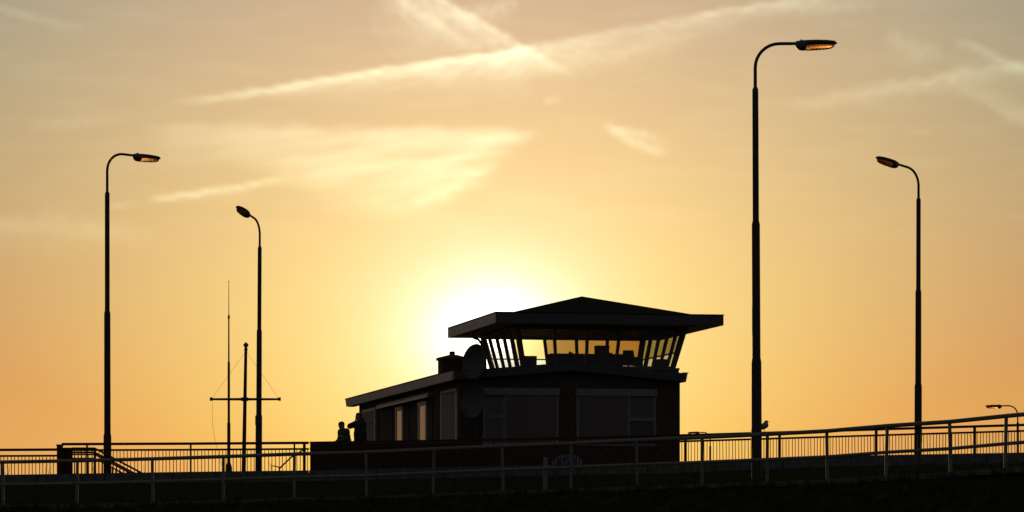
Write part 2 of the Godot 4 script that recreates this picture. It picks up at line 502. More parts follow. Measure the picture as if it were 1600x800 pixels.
func build_grass() -> void:
	var rng := RandomNumberGenerator.new()
	rng.seed = 77
	var b := MB.new()
	for k in 5:
		var a := rng.randf() * TAU
		var base := Vector3(cos(a), 0, sin(a)) * rng.randf_range(0.0, 0.05)
		var lean := Vector3(cos(a), 0, sin(a)) * rng.randf_range(0.03, 0.10)
		var h := rng.randf_range(0.10, 0.22)
		var s := Vector3(-sin(a), 0, cos(a)) * 0.006
		var mid := base + lean * 0.35 + Vector3(0, h * 0.6, 0)
		var tip := base + lean + Vector3(0, h, 0)
		var nn := Vector3(cos(a), 0.4, sin(a)).normalized()
		b.tri(base - s, base + s, mid + s * 0.8, nn, nn, nn)
		b.tri(base - s, mid + s * 0.8, mid - s * 0.8, nn, nn, nn)
		b.tri(mid - s * 0.8, mid + s * 0.8, tip, nn, nn, nn)
	var mm := MultiMesh.new()
	mm.transform_format = MultiMesh.TRANSFORM_3D
	mm.mesh = b.mesh()
	var list := []
	while list.size() < 9000:
		var d := rng.randf_range(44.0, 74.3)
		var x := rng.randf_range(-0.23, 0.23) * d
		var h := ground(x, d)
		var past := d > lerp_table(rail_d, x)
		if absf(d - lerp_table(rail_d, x)) < 0.5 or h < 0.8: continue
		if past and rng.randf() < 0.95: continue
		list.append(Transform3D(Basis(Vector3.UP, rng.randf() * TAU).scaled(Vector3.ONE * rng.randf_range(0.6, 1.25) * (0.6 if past else 1.0)), Vector3(x, h - 0.02, -d)))
	mm.instance_count = list.size()
	for i in list.size(): mm.set_instance_transform(i, list[i])
	var o := MultiMeshInstance3D.new()
	o.multimesh = mm
	o.material_override = M.blade
	o.name = "grass"
	add_child(o)
	tag(o, "short rough grass covering the dark dike slope", "grass", "", "stuff")

# ------------------------------------------------------------------ street lamps
func loft(sections: Array, sides := 16) -> MB: # x along, [x, half width, top, bottom]
	var b := MB.new()
	var loops := []
	for s in sections:
		var l := PackedVector3Array()
		var cy: float = (s[2] + s[3]) / 2.0
		var hh: float = (s[2] - s[3]) / 2.0
		for j in sides:
			var a := TAU * j / sides
			var cx := cos(a)
			var sy := sin(a)
			l.append(Vector3(s[0], cy + hh * signf(sy) * pow(absf(sy), 0.75), s[1] * signf(cx) * pow(absf(cx), 0.75)))
		loops.append(l)
	b.rings(loops)
	return b

func make_lamp(at: Vector3, top: float, dir: Vector3, label: String, box := false, lean := 0.0, tilt := 0.0) -> Node3D:
	var o := thing("street_lamp", label, "street lamp", at, "street lamps along the dike")
	o.basis = Basis(Vector3.BACK, deg_to_rad(lean)) * Basis(Vector3.UP, atan2(-dir.z, dir.x))
	var h := top - at.y
	var b := MB.new()
	var s1 := h * 0.27
	var s2 := h * 0.585
	var s3 := h * 0.885
	var path := []
	var rad := []
	for k in [[0.0, 0.125], [s1 - 0.02, 0.122], [s1 + 0.09, 0.102], [s2 - 0.02, 0.099], [s2 + 0.08, 0.077], [s3, 0.074]]:
		path.append(Vector3(0, k[0], 0)); rad.append(k[1])
	b.tube(path, rad, 14)
	part("pole", b, M.pole, o)
	b = MB.new()
	b.box(Vector3(-0.122, 1.0, 0), Vector3(0.02, 0.42, 0.11))
	part("hatch", b, M.pole, o)
	b = MB.new()
	path = [Vector3(0, s3 - 0.02, 0), Vector3(0, s3 + 0.07, 0), Vector3(0, s3 + 0.14, 0), Vector3(0, h - 0.62, 0)]
	rad = [0.074, 0.074, 0.042, 0.041]
	for k in range(1, 9):
		var a := (PI / 2.0 - tilt) * k / 8.0
		path.append(Vector3(0.58 * (1.0 - cos(a)), h - 0.62 + 0.58 * sin(a), 0)); rad.append(0.04)
	var knee: Vector3 = path[-1]
	var out := Vector3(cos(tilt), sin(tilt), 0)
	path.append(knee + out * (1.05 - knee.x)); rad.append(0.038)
	b.tube(path, rad, 12)
	part("arm", b, M.pole, o)
	var lamp := Node3D.new()
	lamp.name = "lamp_head"
	lamp.position = knee + out * (0.98 - knee.x)
	lamp.rotation.z = tilt
	o.add_child(lamp)
	part("housing", loft([[0.0, 0.05, 0.05, -0.07], [0.025, 0.08, 0.062, -0.12], [0.09, 0.115, 0.07, -0.16], [0.2, 0.14, 0.078, -0.172], [0.28, 0.145, 0.08, -0.05], [0.5, 0.15, 0.083, -0.035], [0.75, 0.135, 0.076, -0.03], [0.9, 0.10, 0.064, -0.026], [0.955, 0.072, 0.052, -0.03], [0.965, 0.07, 0.03, -0.022], [1.0, 0.03, 0.016, -0.012]]), M.head, lamp)
	part("reflector", loft([[0.32, 0.12, -0.05, -0.058], [0.6, 0.122, -0.04, -0.05], [0.86, 0.085, -0.034, -0.044]]), M.reflector, lamp)
	part("glass_bowl", loft([[0.215, 0.10, -0.04, -0.164], [0.28, 0.125, -0.046, -0.168], [0.5, 0.135, -0.034, -0.16], [0.72, 0.122, -0.03, -0.145], [0.84, 0.098, -0.027, -0.128], [0.9, 0.07, -0.028, -0.106], [0.94, 0.033, -0.03, -0.07]]), M.bowl, lamp)
	b = MB.new()
	b.box(Vector3(0.14, 0.083, 0), Vector3(0.05, 0.02, 0.06))
	part("sensor_cap", b, M.head, lamp)
	if box:
		b = MB.new()
		b.box(Vector3(0.125, 2.55, 0), Vector3(0.1, 0.34, 0.14))
		part("junction_box", b, M.pole, o)
	return o

func build_lamps() -> void:
	for k in [
		[168.0, 80.0, 236.0, Vector3(0.745, 0, -0.667), "street lamp with bent arm standing beside the stairs in the baluster fence", false],
		[404.0, 95.0, 341.5, Vector3(-0.33, 0, 0.94), "street lamp with small box on its pole close to the yardarm mast", true],
		[1182.5, 62.0, 66.0, Vector3(1.0, 0, 0.02), "tallest and thickest street lamp, standing on the slope beside the gull", false],
		[1434.5, 85.0, 261.5, Vector3(-0.80, 0, 0.60), "street lamp behind the rising fence, its head turned towards the gull", false],
		[1591.0, 155.0, 632.5, Vector3(-0.80, 0, -0.35), "distant street lamp whose whole head shows above the pipe railing", false],
		[1110.0, 190.0, 674.5, Vector3(-0.78, 0, -0.6), "farthest street lamp, only its head peeping over the fence by the control building", false]]:
		var q := P(k[0], k[2], k[1])
		var gy := ground(q.x, k[1])
		var label: String = k[4]
		var lean: float = {168.0: 0.05, 404.0: -0.28, 1182.5: 0.22, 1434.5: -0.1, 1591.0: 0.2, 1110.0: 0.1}[k[0]]
		make_lamp(Vector3(q.x, gy - 0.02, q.z), q.y, k[3], label, k[5], lean, {404.0: 0.16, 1434.5: 0.13}.get(k[0], 0.0))

# ------------------------------------------------------------------ fences and railings
func fence(label: String, pts: Array, posts: Array, pitch: float, heavy: Array, cap_h := 1.0) -> Node3D:
	# pts: world points of the top rail's line, posts: fractions by photo x are turned into world x
	var base: Vector3 = pts[0] - Vector3(0, cap_h, 0)
	var o := thing("baluster_fence", label, "fence", base, "baluster fences along the dike crest")
	var b: MB
	for i in pts.size() - 1:
		var a: Vector3 = pts[i]
		var c: Vector3 = pts[i + 1]
		for k in [[0.0, 0.08, 0.078, "top_rail"], [-0.185, 0.045, 0.06, "second_rail"], [-0.93, 0.04, 0.04, "bottom_rail"]]:
			b = MB.new()
			var ext := (c - a).normalized() * 0.01
			b.bar(a + Vector3(0, k[0], 0) - ext, c + Vector3(0, k[0], 0) + ext, k[1], k[2])
			part(k[3], b, M.fence, o, base)
	var table := []
	var zt := []
	for q in pts:
		table.append([q.x, q.y]); zt.append([q.x, q.z])
	for px in posts:
		var w := 0.085 if px in heavy else 0.05
		var top := lerp_table(table, px)
		var z := lerp_table(zt, px)
		b = MB.new()
		b.box(Vector3(px, top - 0.53, z), Vector3(w, 1.0, 0.06))
		var po := part("post", b, M.fence, o, base)
		b = MB.new()
		b.box(Vector3(px, top - 1.035, z), Vector3(w + 0.1, 0.02, 0.16))
		part("foot_plate", b, M.fence, po, base)
	var bal := MB.new()
	bal.box(Vector3(0, 0, 0), Vector3(0.021, 0.7, 0.021))
	var bm := bal.mesh()
	var x: float = pts[0].x + pitch * 0.5
	while x < pts[-1].x:
		var near := false
		for px in posts:
			if absf(px - x) < pitch * 0.45: near = true
		if not near:
			var bl := put("baluster", bm, M.fence, o, Vector3(x + 0.006 * sin(x * 37.0), lerp_table(table, x) - 0.56, lerp_table(zt, x)) - base)
			bl.rotation.z = 0.007 * sin(x * 91.0) + (0.025 if sin(x * 13.7) > 0.97 else 0.0)
		x += pitch
	return o

func fx(px: float, d: float) -> float:
	return (px - 800.0) * d / F

func build_fences() -> void:
	var d := 78.0
	fence("lower stretch of baluster fence ending at the stair pillar", [P(-90, 703.5, d), P(90, 702.5, d)], [fx(-70, d)], 0.1075, [])
	fence("baluster fence running between the stair pillar and the control building terrace, beside the masts", [P(97, 694, d), P(298, 693.2, d), P(482, 692, d)], [fx(136, d), fx(298, d), fx(460, d), fx(475.5, d)], 0.1075, [fx(475.5, d)])
	fence("baluster fence passing in front of the control building windows", [P(484.5, 692, d), P(620, 690, d + 0.3), P(800, 687, d + 0.8), P(980, 682.5, d + 1.2), P(1062, 680.5, d + 1.3)], [fx(622, d + 0.3), fx(772, d + 0.7), fx(922, d + 1.1)], 0.1075, [])
	fence("baluster fence climbing away from the control building behind the tallest lamp and gull", [P(1063, 680.4, d + 1.3), P(1176, 677, d + 1.5), P(1400, 670, d + 1.8), P(1600, 664, d + 2.0), P(1760, 659, d + 2.2)], [fx(1071, d + 1.3), fx(1218, d + 1.55), fx(1369, d + 1.75), fx(1523, d + 1.9), fx(1677, d + 2.1)], 0.0985, [fx(1369, d + 1.75), fx(1218, d + 1.55), fx(1523, d + 1.9), fx(1071, d + 1.3)])
	# pipe railing on the slope
	var pts := []
	for k in RAIL: pts.append(P(k[0], k[1], k[2]))
	var base: Vector3 = pts[0] - Vector3(0, 1.05, 0)
	var o := thing("pipe_railing", "grey green pipe railing with two rails along the foot path on the slope", "railing", base)
	for k in [[0.0, "top_rail", 0.044], [-0.54, "middle_rail", 0.036]]:
		var b := MB.new()
		var path := []
		for q in pts: path.append(q + Vector3(0, k[0], 0))
		b.tube(path, [k[2]], 10)
		part(k[1], b, M.pipe, o, base)
	for i in pts.size():
		var q: Vector3 = pts[i]
		var b := MB.new()
		var lean := 0.02 * sin(i * 2.7)
		b.tube([q + Vector3(lean * 0.2, 0.0, 0), q + Vector3(-lean, -1.08, 0)], [0.036], 10)
		part("post", b, M.pipe, o, base)

func stair_railing(d: float, drop: float, label: String) -> void:
	var a := P(112, 700.5, d) - Vector3(0, drop, 0)
	var t := P(148, 700.5, d) - Vector3(0, drop, 0)
	var e := t + Vector3(2.7, -1.42, 0)
	var base := a - Vector3(0, 1.0, 0)
	var o := thing("stair_railing", label, "stair railing", base, "railings of the stairs")
	for k in [[0.0, 0.06, "top_rail"], [-0.19, 0.05, "second_rail"], [-0.8, 0.04, "bottom_rail"]]:
		for s in [[a, t], [t, e]]:
			var b := MB.new()
			b.bar(s[0] + Vector3(0, k[0], 0), s[1] + Vector3(0, k[0], 0), 0.05, k[1])
			part(k[2], b, M.fence, o, base)
	for q in [a, t, (t + e) / 2.0, e]:
		var b := MB.new()
		b.box(q - Vector3(0, 0.5, 0), Vector3(0.06, 1.0, 0.05))
		part("post", b, M.fence, o, base)
	var bal := MB.new()
	bal.box(Vector3.ZERO, Vector3(0.02, 0.62, 0.02))
	var bm := bal.mesh()
	var x := a.x + 0.1
	while x < e.x:
		var y := a.y if x < t.x else lerpf(t.y, e.y, (x - t.x) / (e.x - t.x))
		put("baluster", bm, M.fence, o, Vector3(x, y - 0.5, a.z) - base)
		x += 0.107

func build_stairs() -> void:
	stair_railing(79.45, 0.0, "near railing of the stairs beside the thick dark pillar")
	stair_railing(80.85, 0.13, "far railing of the stairs, partly hidden behind the near one")
	var a := P(148, 700.5, 79.45)
	var o := thing("stairs", "concrete stairs going down between two railings beside the lamp", "stairs", Vector3(a.x, a.y - 2.6, a.z - 0.7))
	for k in 9:
		var b := MB.new()
		b.box(Vector3(0.16 + k * 0.3, 1.56 - k * 0.163, 0), Vector3(0.34, 0.1, 1.2))
		part("step", b, M.concrete, o)
	var b2 := MB.new()
	b2.bar(Vector3(-0.1, 1.55, 0.3), Vector3(2.75, 0.0, 0.3), 0.08, 0.2)
	part("stringer", b2, M.concrete, o)
	b2 = MB.new()
	b2.bar(Vector3(-0.1, 1.55, -0.3), Vector3(2.75, 0.0, -0.3), 0.08, 0.2)
	part("stringer", b2, M.concrete, o)
	for k in [[93.5, 0.16, 694.5, "slim dark gate pillar at the end of the lower fence", 78.0], [104.5, 0.235, 699.5, "thick dark gate pillar beside the stair railings", 78.35]]:
		var top := P(k[0], k[2], k[4])
		var gy := ground(top.x, k[4]) - 0.03
		var p := thing("gate_pillar", k[3], "pillar", Vector3(top.x, gy, top.z))
		var b := MB.new()
		b.box(Vector3(0, (top.y - gy - 0.05) / 2.0, 0), Vector3(k[1], top.y - gy - 0.05, 0.16))
		part("shaft", b, M.fence, p)
		b = MB.new()
		b.box(Vector3(0, top.y - gy - 0.025, 0), Vector3(k[1] + 0.03, 0.05, 0.19))
		part("cap", b, M.fence, p)

# ------------------------------------------------------------------ control building
const UX := Vector3(0.99, 0, -0.141)
const VX := Vector3(-0.27, 0, -0.963)
const A0 := Vector3(-0.5, 0, -80.0)

func W(a: float, b: float, y: float) -> Vector3:
	return A0 + UX * a + VX * b + Vector3(0, y, 0)

func slab(a0: float, a1: float, b0: float, b1: float, y0: float, y1: float) -> MB:
	var m := MB.new()
	m.hexa([W(a0, b0, y0), W(a1, b0, y0), W(a1, b1, y0), W(a0, b1, y0), W(a0, b0, y1), W(a1, b0, y1), W(a1, b1, y1), W(a0, b1, y1)])
	return m

func a_of(px: float, b: float) -> float:
	var k := (px - 800.0) / F
	return (k * (80.0 + 0.963 * b) + 0.5 + 0.27 * b) / (0.99 - k * 0.141)

func b_of(px: float, a: float) -> float:
	var k := (px - 800.0) / F
	return (-0.5 + 0.99 * a - k * (80.0 + 0.141 * a)) / (0.963 * k + 0.27)

func h_of(py: float, a: float, b: float) -> float:
	return EYE + (HORIZON - py) * (80.0 + 0.141 * a + 0.963 * b) / F

var HO := Vector3.ZERO # the building's base

func bp(called: String, m: MB, mat: Material, parent: Node3D) -> MeshInstance3D:
	return part(called, m, mat, parent, HO)

func front_window(house: Node3D, x0: float, x1: float, mull: float, small_first: bool, ytr: float) -> void:
	var bf := 1.0
	var a0 := a_of(x0, bf)
	var a1 := a_of(x1, bf)
	var am := a_of(mull, bf)
	var yt := h_of(607.5, 3, bf)
	var yb := h_of(693.0, 3, bf)
	var win := bp("window", slab(a0, a1, bf - 0.05, bf + 0.02, yb - 0.08, yb), M.frame, house)
	bp("shutter_box", slab(a0 - 0.02, a1 + 0.02, bf - 0.12, bf + 0.01, yt - 0.22, yt), M.frame, win)
	for a in [[a0, a0 + 0.085], [am - 0.045, am + 0.045], [a1 - 0.085, a1]]:
		bp("frame", slab(a[0], a[1], bf - 0.045, bf + 0.02, yb, yt - 0.22), M.frame, win)
	var s0 := a0 + 0.085 if small_first else am + 0.045
	var s1 := am - 0.045 if small_first else a1 - 0.085
	var l0 := am + 0.045 if small_first else a0 + 0.085
	var l1 := a1 - 0.085 if small_first else am - 0.045
	var ym := h_of(ytr, 3, bf)
	bp("transom", slab(s0, s1, bf - 0.04, bf + 0.015, ym - 0.06, ym + 0.05), M.frame, win)
	bp("ventilator", slab(s0, s1, bf - 0.03, bf + 0.015, yt - 0.32, yt - 0.235), M.post, win)
	bp("pane", slab(l0, l1, bf - 0.012, bf + 0.01, yb, yt - 0.22), M.blackglass, win)
	bp("pane", slab(s0, s1, bf - 0.012, bf + 0.01, ym + 0.05, yt - 0.32), M.blackglass, win)
	bp("pane", slab(s0, s1, bf - 0.012, bf + 0.01, yb, ym - 0.06), M.blackglass if small_first else M.navy, win)

func build_house() -> void:
	var aL := -0.9
	var aR := 6.20
	var mid := 2.65
	var b0 := 1.0
	var b1 := 15.9
	HO = W(mid, 8.0, 3.85)
	var house := thing("control_building", "dark harbour control building with glazed lookout cabin under a wide hipped roof", "building", HO)
	var yb := 3.7
	var ye := 7.13   # top of the eaves
	var wt := 6.86   # top of the walls
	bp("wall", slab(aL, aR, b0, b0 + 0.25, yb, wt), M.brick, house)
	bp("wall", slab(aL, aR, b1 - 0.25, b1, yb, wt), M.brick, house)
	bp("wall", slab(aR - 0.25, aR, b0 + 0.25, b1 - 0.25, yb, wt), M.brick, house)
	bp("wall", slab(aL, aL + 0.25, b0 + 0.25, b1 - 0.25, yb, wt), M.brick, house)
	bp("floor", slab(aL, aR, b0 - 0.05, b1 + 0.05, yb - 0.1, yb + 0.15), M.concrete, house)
	# gable of the lower front
	for q in [[b0, b0 + 0.2], [b1 - 0.2, b1]]:
		var g := MB.new()
		g.hexa([W(aL, q[0], wt), W(mid, q[0], wt), W(mid, q[1], wt), W(aL, q[1], wt), W(aL, q[0], wt + 0.03), W(mid, q[0], wt + 0.42), W(mid, q[1], wt + 0.42), W(aL, q[1], wt + 0.03)])
		g.hexa([W(mid, q[0], wt), W(aR, q[0], wt), W(aR, q[1], wt), W(mid, q[1], wt), W(mid, q[0], wt + 0.42), W(aR, q[0], wt + 0.03), W(aR, q[1], wt + 0.03), W(mid, q[1], wt + 0.42)])
		bp("gable", g, M.brick, house)
	# low pitched roof in slopes; the cabin takes the place of its front
	var eL := -1.12
	var eR := 6.27
	var yr := ye + 0.31
	for q in [[eL, mid, 0.78, 1.04, 0], [eL, 0.98, 1.04, 5.05, 0], [eL, mid, 5.05, 16.8, 0], [mid, eR, 0.78, 1.04, 1], [6.21, eR, 1.04, 5.05, 1], [mid, eR, 5.05, 16.8, 1]]:
		var m := MB.new()
		var h0 := ye + (yr - ye) * (1.0 - absf(q[0] - mid) / (mid - eL))
		var h1 := ye + (yr - ye) * (1.0 - absf(q[1] - mid) / (mid - eL))
		var t := 0.2
		m.hexa([W(q[0], q[2], h0 - t), W(q[1], q[2], h1 - t), W(q[1], q[3], h1 - t), W(q[0], q[3], h0 - t), W(q[0], q[2], h0), W(q[1], q[2], h1), W(q[1], q[3], h1), W(q[0], q[3], h0)])
		bp("roof_slope", m, M.roofing, house)
	# verge boards on the front gable, leaning out a little at the foot
	for q in [[eL - 0.02, mid, ye + 0.01, yr + 0.02], [mid, eR + 0.02, yr + 0.02, ye + 0.01]]:
		var m := MB.new()
		var lo := 0.27
		m.hexa([W(q[0], 0.72, q[2] - lo), W(q[1], 0.72, q[3] - lo), W(q[1], 0.775, q[3] - lo), W(q[0], 0.775, q[2] - lo), W(q[0], 0.70, q[2]), W(q[1], 0.70, q[3]), W(q[1], 0.775, q[3]), W(q[0], 0.775, q[2])])
		bp("verge_board", m, M.navy, house)
	# eaves boards, foot leaning in
	for q in [[eL, -1.0], [eR, 1.0]]:
		var m := MB.new()
		var o: float = q[1]
		var i0: float = q[0]
		m.hexa([W(i0 + o * 0.06, 0.80, ye - 0.26), W(i0 + o * 0.0, 0.80, ye - 0.26), W(i0 + o * 0.0, 16.85, ye - 0.26), W(i0 + o * 0.06, 16.85, ye - 0.26), W(i0 + o * 0.10, 0.74, ye + 0.015), W(i0 + o * 0.003, 0.74, ye + 0.015), W(i0 + o * 0.003, 16.85, ye + 0.015), W(i0 + o * 0.10, 16.85, ye + 0.015)])
		bp("eaves_board", m, M.board, house)
		m = MB.new()
		m.hexa([W(i0 + o * 0.12, 0.73, ye + 0.016), W(i0 - o * 0.05, 0.73, ye + 0.016), W(i0 - o * 0.05, 16.86, ye + 0.016), W(i0 + o * 0.12, 16.86, ye + 0.016), W(i0 + o * 0.12, 0.73, ye + 0.04), W(i0 - o * 0.05, 0.73, ye + 0.04), W(i0 - o * 0.05, 16.86, ye + 0.04), W(i0 + o * 0.12, 16.86, ye + 0.04)])
		bp("eaves_trim", m, M.dark, house)
	bp("eaves_soffit", slab(eL + 0.003, aL - 0.002, 1.0, 16.8, wt - 0.0, wt + 0.02), M.panel, house)
	# windows and doors
	front_window(house, 754, 872.5, 787.5, true, 651.5)
	front_window(house, 900, 1024.5, 982, false, 654.5)
	side_openings(house, aL)
	var hb := bp("shutter_box", slab(aR, aR + 0.055, 1.25, 3.0, h_of(665, aR, 1.2), h_of(613, aR, 1.2)), M.frame, house)
	hb.set_meta("label", "shutter box on the far side wall")
	# chimney on the low roof
	var ca := a_of(691.0, 6.2)
	var cd := 6.2
	var ct := h_of(557.5, ca, cd)
	var ch := bp("chimney", slab(ca, ca + 0.74, cd, cd + 0.6, 7.0, ct - 0.09), M.brick, house)
	bp("chimney_cap", slab(ca - 0.05, ca + 0.79, cd - 0.05, cd + 0.65, ct - 0.088, ct), M.concrete, ch)
	var cp := MB.new()
	cp.hexa([W(ca - 0.03, cd - 0.03, ct + 0.002), W(ca + 0.77, cd - 0.03, ct + 0.002), W(ca + 0.77, cd + 0.63, ct + 0.002), W(ca - 0.03, cd + 0.63, ct + 0.002), W(ca + 0.3, cd + 0.2, ct + 0.09), W(ca + 0.55, cd + 0.2, ct + 0.09), W(ca + 0.55, cd + 0.4, ct + 0.09), W(ca + 0.3, cd + 0.4, ct + 0.09)])
	bp("chimney_hood", cp, M.concrete, ch)
	bp("flue", slab(ca + 0.34, ca + 0.48, cd + 0.2, cd + 0.4, ct + 0.08, ct + 0.2), M.brick, ch)
	build_cabin(house)

func side_openings(house: Node3D, aL: float) -> void:
	var a := aL
	var wb := 4.35
	# each: photo x range at the wall, top by photo y, kind
	var list := [[690.0, 714.5, 611.0, "door"], [654.5, 667.0, 632.5, "clear"], [619.0, 630.0, 640.5, "clear"], [567.5, 587.0, 641.0, "blind"]]
	for k in list:
		var bn := b_of(k[1], a) # near edge
		var bf := b_of(k[0], a)
		var top := h_of(k[2], a, bn)
		var kind: String = k[3]
		var f := 0.09
		var w := bp("window" if kind != "door" else "door", slab(a - 0.05, a + 0.01, bn, bf, top, top + (0.14 if kind == "clear" else 0.1)), M.board if kind != "door" else M.frame, house)
		bp("frame", slab(a - 0.04, a + 0.01, bn, bn + f, wb, top), M.board, w)
		bp("frame", slab(a - 0.04, a + 0.01, bf - f, bf, wb, top), M.board, w)
		if kind == "clear":
			bp("pane", slab(a - 0.012, a + 0.005, bn + f, bf - f, wb, top), M.mirror_glass, w)
			bp("sill", slab(a - 0.09, a + 0.01, bn - 0.03, bf + 0.03, wb - 0.06, wb), M.concrete, w)
		elif kind == "door":
			var bm := b_of(708.0, a)
			bp("door_leaf", slab(a - 0.02, a + 0.005, bm + 0.02, bf - f, wb - 0.4, top), M.curtain, w)
			bp("side_panel", slab(a - 0.02, a + 0.005, bn + f, bm - 0.02, wb - 0.4, top), M.curtain, w)
			var hd := MB.new()
			hd.bar(W(a - 0.05, bm + 0.2, 4.95), W(a - 0.05, bm + 0.35, 4.95), 0.03, 0.03)
			bp("handle", hd, M.dark, w)
		else:
			bp("top_panel", slab(a - 0.03, a + 0.005, bn + f, bf - f, top - 0.42, top), M.panel, w)
			bp("roller_blind", slab(a - 0.02, a + 0.005, bn + f, bf - f, wb, top - 0.44), M.curtain, w)
	# awning cassette under the eaves
	var n0 := b_of(678.0, a)
	var n1_ := b_of(597.0, a)
	var y := h_of(613.5, a, n0)
	var aw := bp("awning_box", slab(a - 0.2, a - 0.002, n0, n1_, y - 0.13, y), M.frame, house)
	bp("awning_front", slab(a - 0.24, a - 0.202, n0 + 0.02, n1_ - 0.02, y - 0.15, y - 0.07), M.board, aw)
	for px in [590.0, 612.0, 638.0, 674.0]:
		var bb := b_of(px, a)
		bp("pilaster", slab(a - 0.03, a - 0.001, bb - 0.2, bb + 0.2, 3.9, 6.62), M.brick, house)

func cab(a: float, b: float, t: float) -> Vector3: # a, b in 0..1 across the cabin, t 0 sill .. 1 head
	var i := lerpf(0.30, 0.0, t)
	return W(lerpf(0.85 + i, 6.42 - i, a), lerpf(0.9 + i, 5.2 - i, b), lerpf(7.33, 8.60, t))

func side_pt(s: int, f: float, t: float, inset := 0.0) -> Vector3: # 0 front, 1 left, 2 back, 3 right
	match s:
		0: return cab(f, inset / 4.0, t)
		1: return cab(inset / 5.2, f, t)
		2: return cab(f, 1.0 - inset / 4.0, t)
	return cab(1.0 - inset / 5.2, f, t)

func cab_bar(s: int, f0: float, f1: float, t0: float, t1: float, i0: float, i1: float) -> MB:
	var m := MB.new()
	m.hexa([side_pt(s, f0, t0, i0), side_pt(s, f1, t0, i0), side_pt(s, f1, t0, i1), side_pt(s, f0, t0, i1), side_pt(s, f0, t1, i0), side_pt(s, f1, t1, i0), side_pt(s, f1, t1, i1), side_pt(s, f0, t1, i1)])
	return m

func build_cabin(house: Node3D) -> void:
	# base, floor and sill of the cabin
	bp("cabin_floor", slab(1.0, 6.19, 1.06, 5.04, 6.80, 6.98), M.interior, house)
	for q in [[1.0, 6.19, 1.06, 1.22], [1.0, 6.19, 4.88, 5.04], [1.0, 1.16, 1.22, 4.88], [6.03, 6.19, 1.22, 4.88]]:
		bp("cabin_parapet", slab(q[0], q[1], q[2], q[3], 6.98, 7.27), M.navy, house)
	for q in [[0.98, 6.205, 1.04, 1.26], [0.98, 6.205, 4.84, 5.06], [0.98, 1.2, 1.26, 4.84], [5.99, 6.205, 1.26, 4.84]]:
		bp("cabin_sill", slab(q[0], q[1], q[2], q[3], 7.272, 7.33), M.post, house)
	# leaning posts, glass and rails of the four glazed sides
	var fr := [[0.225, 0.42, 0.61, 0.80], [0.2, 0.4, 0.6, 0.8], [0.19, 0.385, 0.58, 0.77], [0.2, 0.4, 0.6, 0.8]]
	var len_ := [5.2, 3.9, 5.2, 3.9]
	for s in 4:
		var w: float = 0.085 / len_[s] / 2.0
		var c: float = 0.15 / len_[s]
		var win := bp("window", cab_bar(s, 0.0, 1.0, 0.93, 1.0, 0.0, 0.12), M.post, house)
		bp("sill_rail", cab_bar(s, c, 1.0 - c, 0.0, 0.045, 0.0, 0.11), M.post, win)
		for f in fr[s]:
			bp("mullion", cab_bar(s, f - w, f + w, 0.045, 0.93, 0.002, 0.10), M.post, win)
		var tr := 0.42
		var edges: Array = [c] + fr[s] + [1.0 - c]
		for i in edges.size() - 1:
			var f0: float = edges[i] + (w if i > 0 else 0.0)
			var f1: float = edges[i + 1] - (w if i < edges.size() - 2 else 0.0)
			if s == 0 or s == 1:
				bp("pane", cab_bar(s, f0, f1, 0.045, 0.93, 0.045, 0.05), M.glass, win)
			else:
				bp("transom", cab_bar(s, f0, f1, tr - 0.03, tr, 0.02, 0.09), M.post, win)
				bp("pane", cab_bar(s, f0, f1, 0.045, tr - 0.03, 0.045, 0.05), M.glass, win)
				var up: Material = M.amber if s == 2 else M.olive
				if s == 2 and i == 1: up = M.straw
				if s == 2 and i == 0: up = M.glass
				bp("pane", cab_bar(s, f0, f1, tr, 0.93, 0.045, 0.051), up, win)
	for q in [[0, 0], [1, 0], [0, 1], [1, 1]]:
		var m := MB.new()
		var da := 0.16 / 5.4 * (1 if q[0] == 0 else -1)
		var db := 0.16 / 4.1 * (1 if q[1] == 0 else -1)
		var p := []
		for t in [0.0, 1.0]:
			for k in [[0, 0], [1, 0], [1, 1], [0, 1]]:
				p.append(cab(q[0] + da * k[0] - da * 0.04, q[1] + db * k[1] - db * 0.04, t))
		m.hexa(p)
		bp("corner_post", m, M.post, house)
	bp("cabin_ceiling", slab(1.0, 6.27, 1.05, 5.05, 8.602, 8.63), M.interior, house)
	# wide roof: boards, soffit, flat rim and hipped middle
	var ra := 7.27
	var rb := 6.12
	bp("soffit", slab(0.05, ra - 0.05, 0.05, rb - 0.05, 8.635, 8.665), M.soffit, house)
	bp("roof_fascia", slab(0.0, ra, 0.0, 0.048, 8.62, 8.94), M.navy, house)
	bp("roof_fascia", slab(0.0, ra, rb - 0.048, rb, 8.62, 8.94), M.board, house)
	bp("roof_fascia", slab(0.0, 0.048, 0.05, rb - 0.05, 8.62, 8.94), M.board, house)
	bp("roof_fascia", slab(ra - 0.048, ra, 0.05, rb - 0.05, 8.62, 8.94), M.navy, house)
	bp("roof_trim", slab(-0.02, ra + 0.02, -0.02, rb + 0.02, 8.942, 8.965), M.dark, house)
	bp("roof_deck", slab(0.05, ra - 0.05, 0.05, rb - 0.05, 8.85, 8.935), M.roofing, house)
	var ap := W(ra / 2.0, rb / 2.0, 9.78)
	var c := [W(0.7, 0.75, 9.02), W(ra - 0.7, 0.75, 9.02), W(ra - 0.7, rb - 0.75, 9.02), W(0.7, rb - 0.75, 9.02)]
	for i in 4:
		var m := MB.new()
		var e0: Vector3 = c[i]
		var e1: Vector3 = c[(i + 1) % 4]
		m.flat(e0, e1, ap, ((e0 + e1) / 2.0 - W(ra / 2.0, rb / 2.0, 9.0)) + Vector3.UP)
		m.quad(e0, e1, Vector3(e1.x, 8.966, e1.z), Vector3(e0.x, 8.966, e0.z), (e0 + e1) / 2.0 - W(ra / 2.0, rb / 2.0, 9.02))
		m.flat(e0, e1, W(ra / 2.0, rb / 2.0, 9.0), Vector3.DOWN)
		bp("hip_slope", m, M.roofing, house)
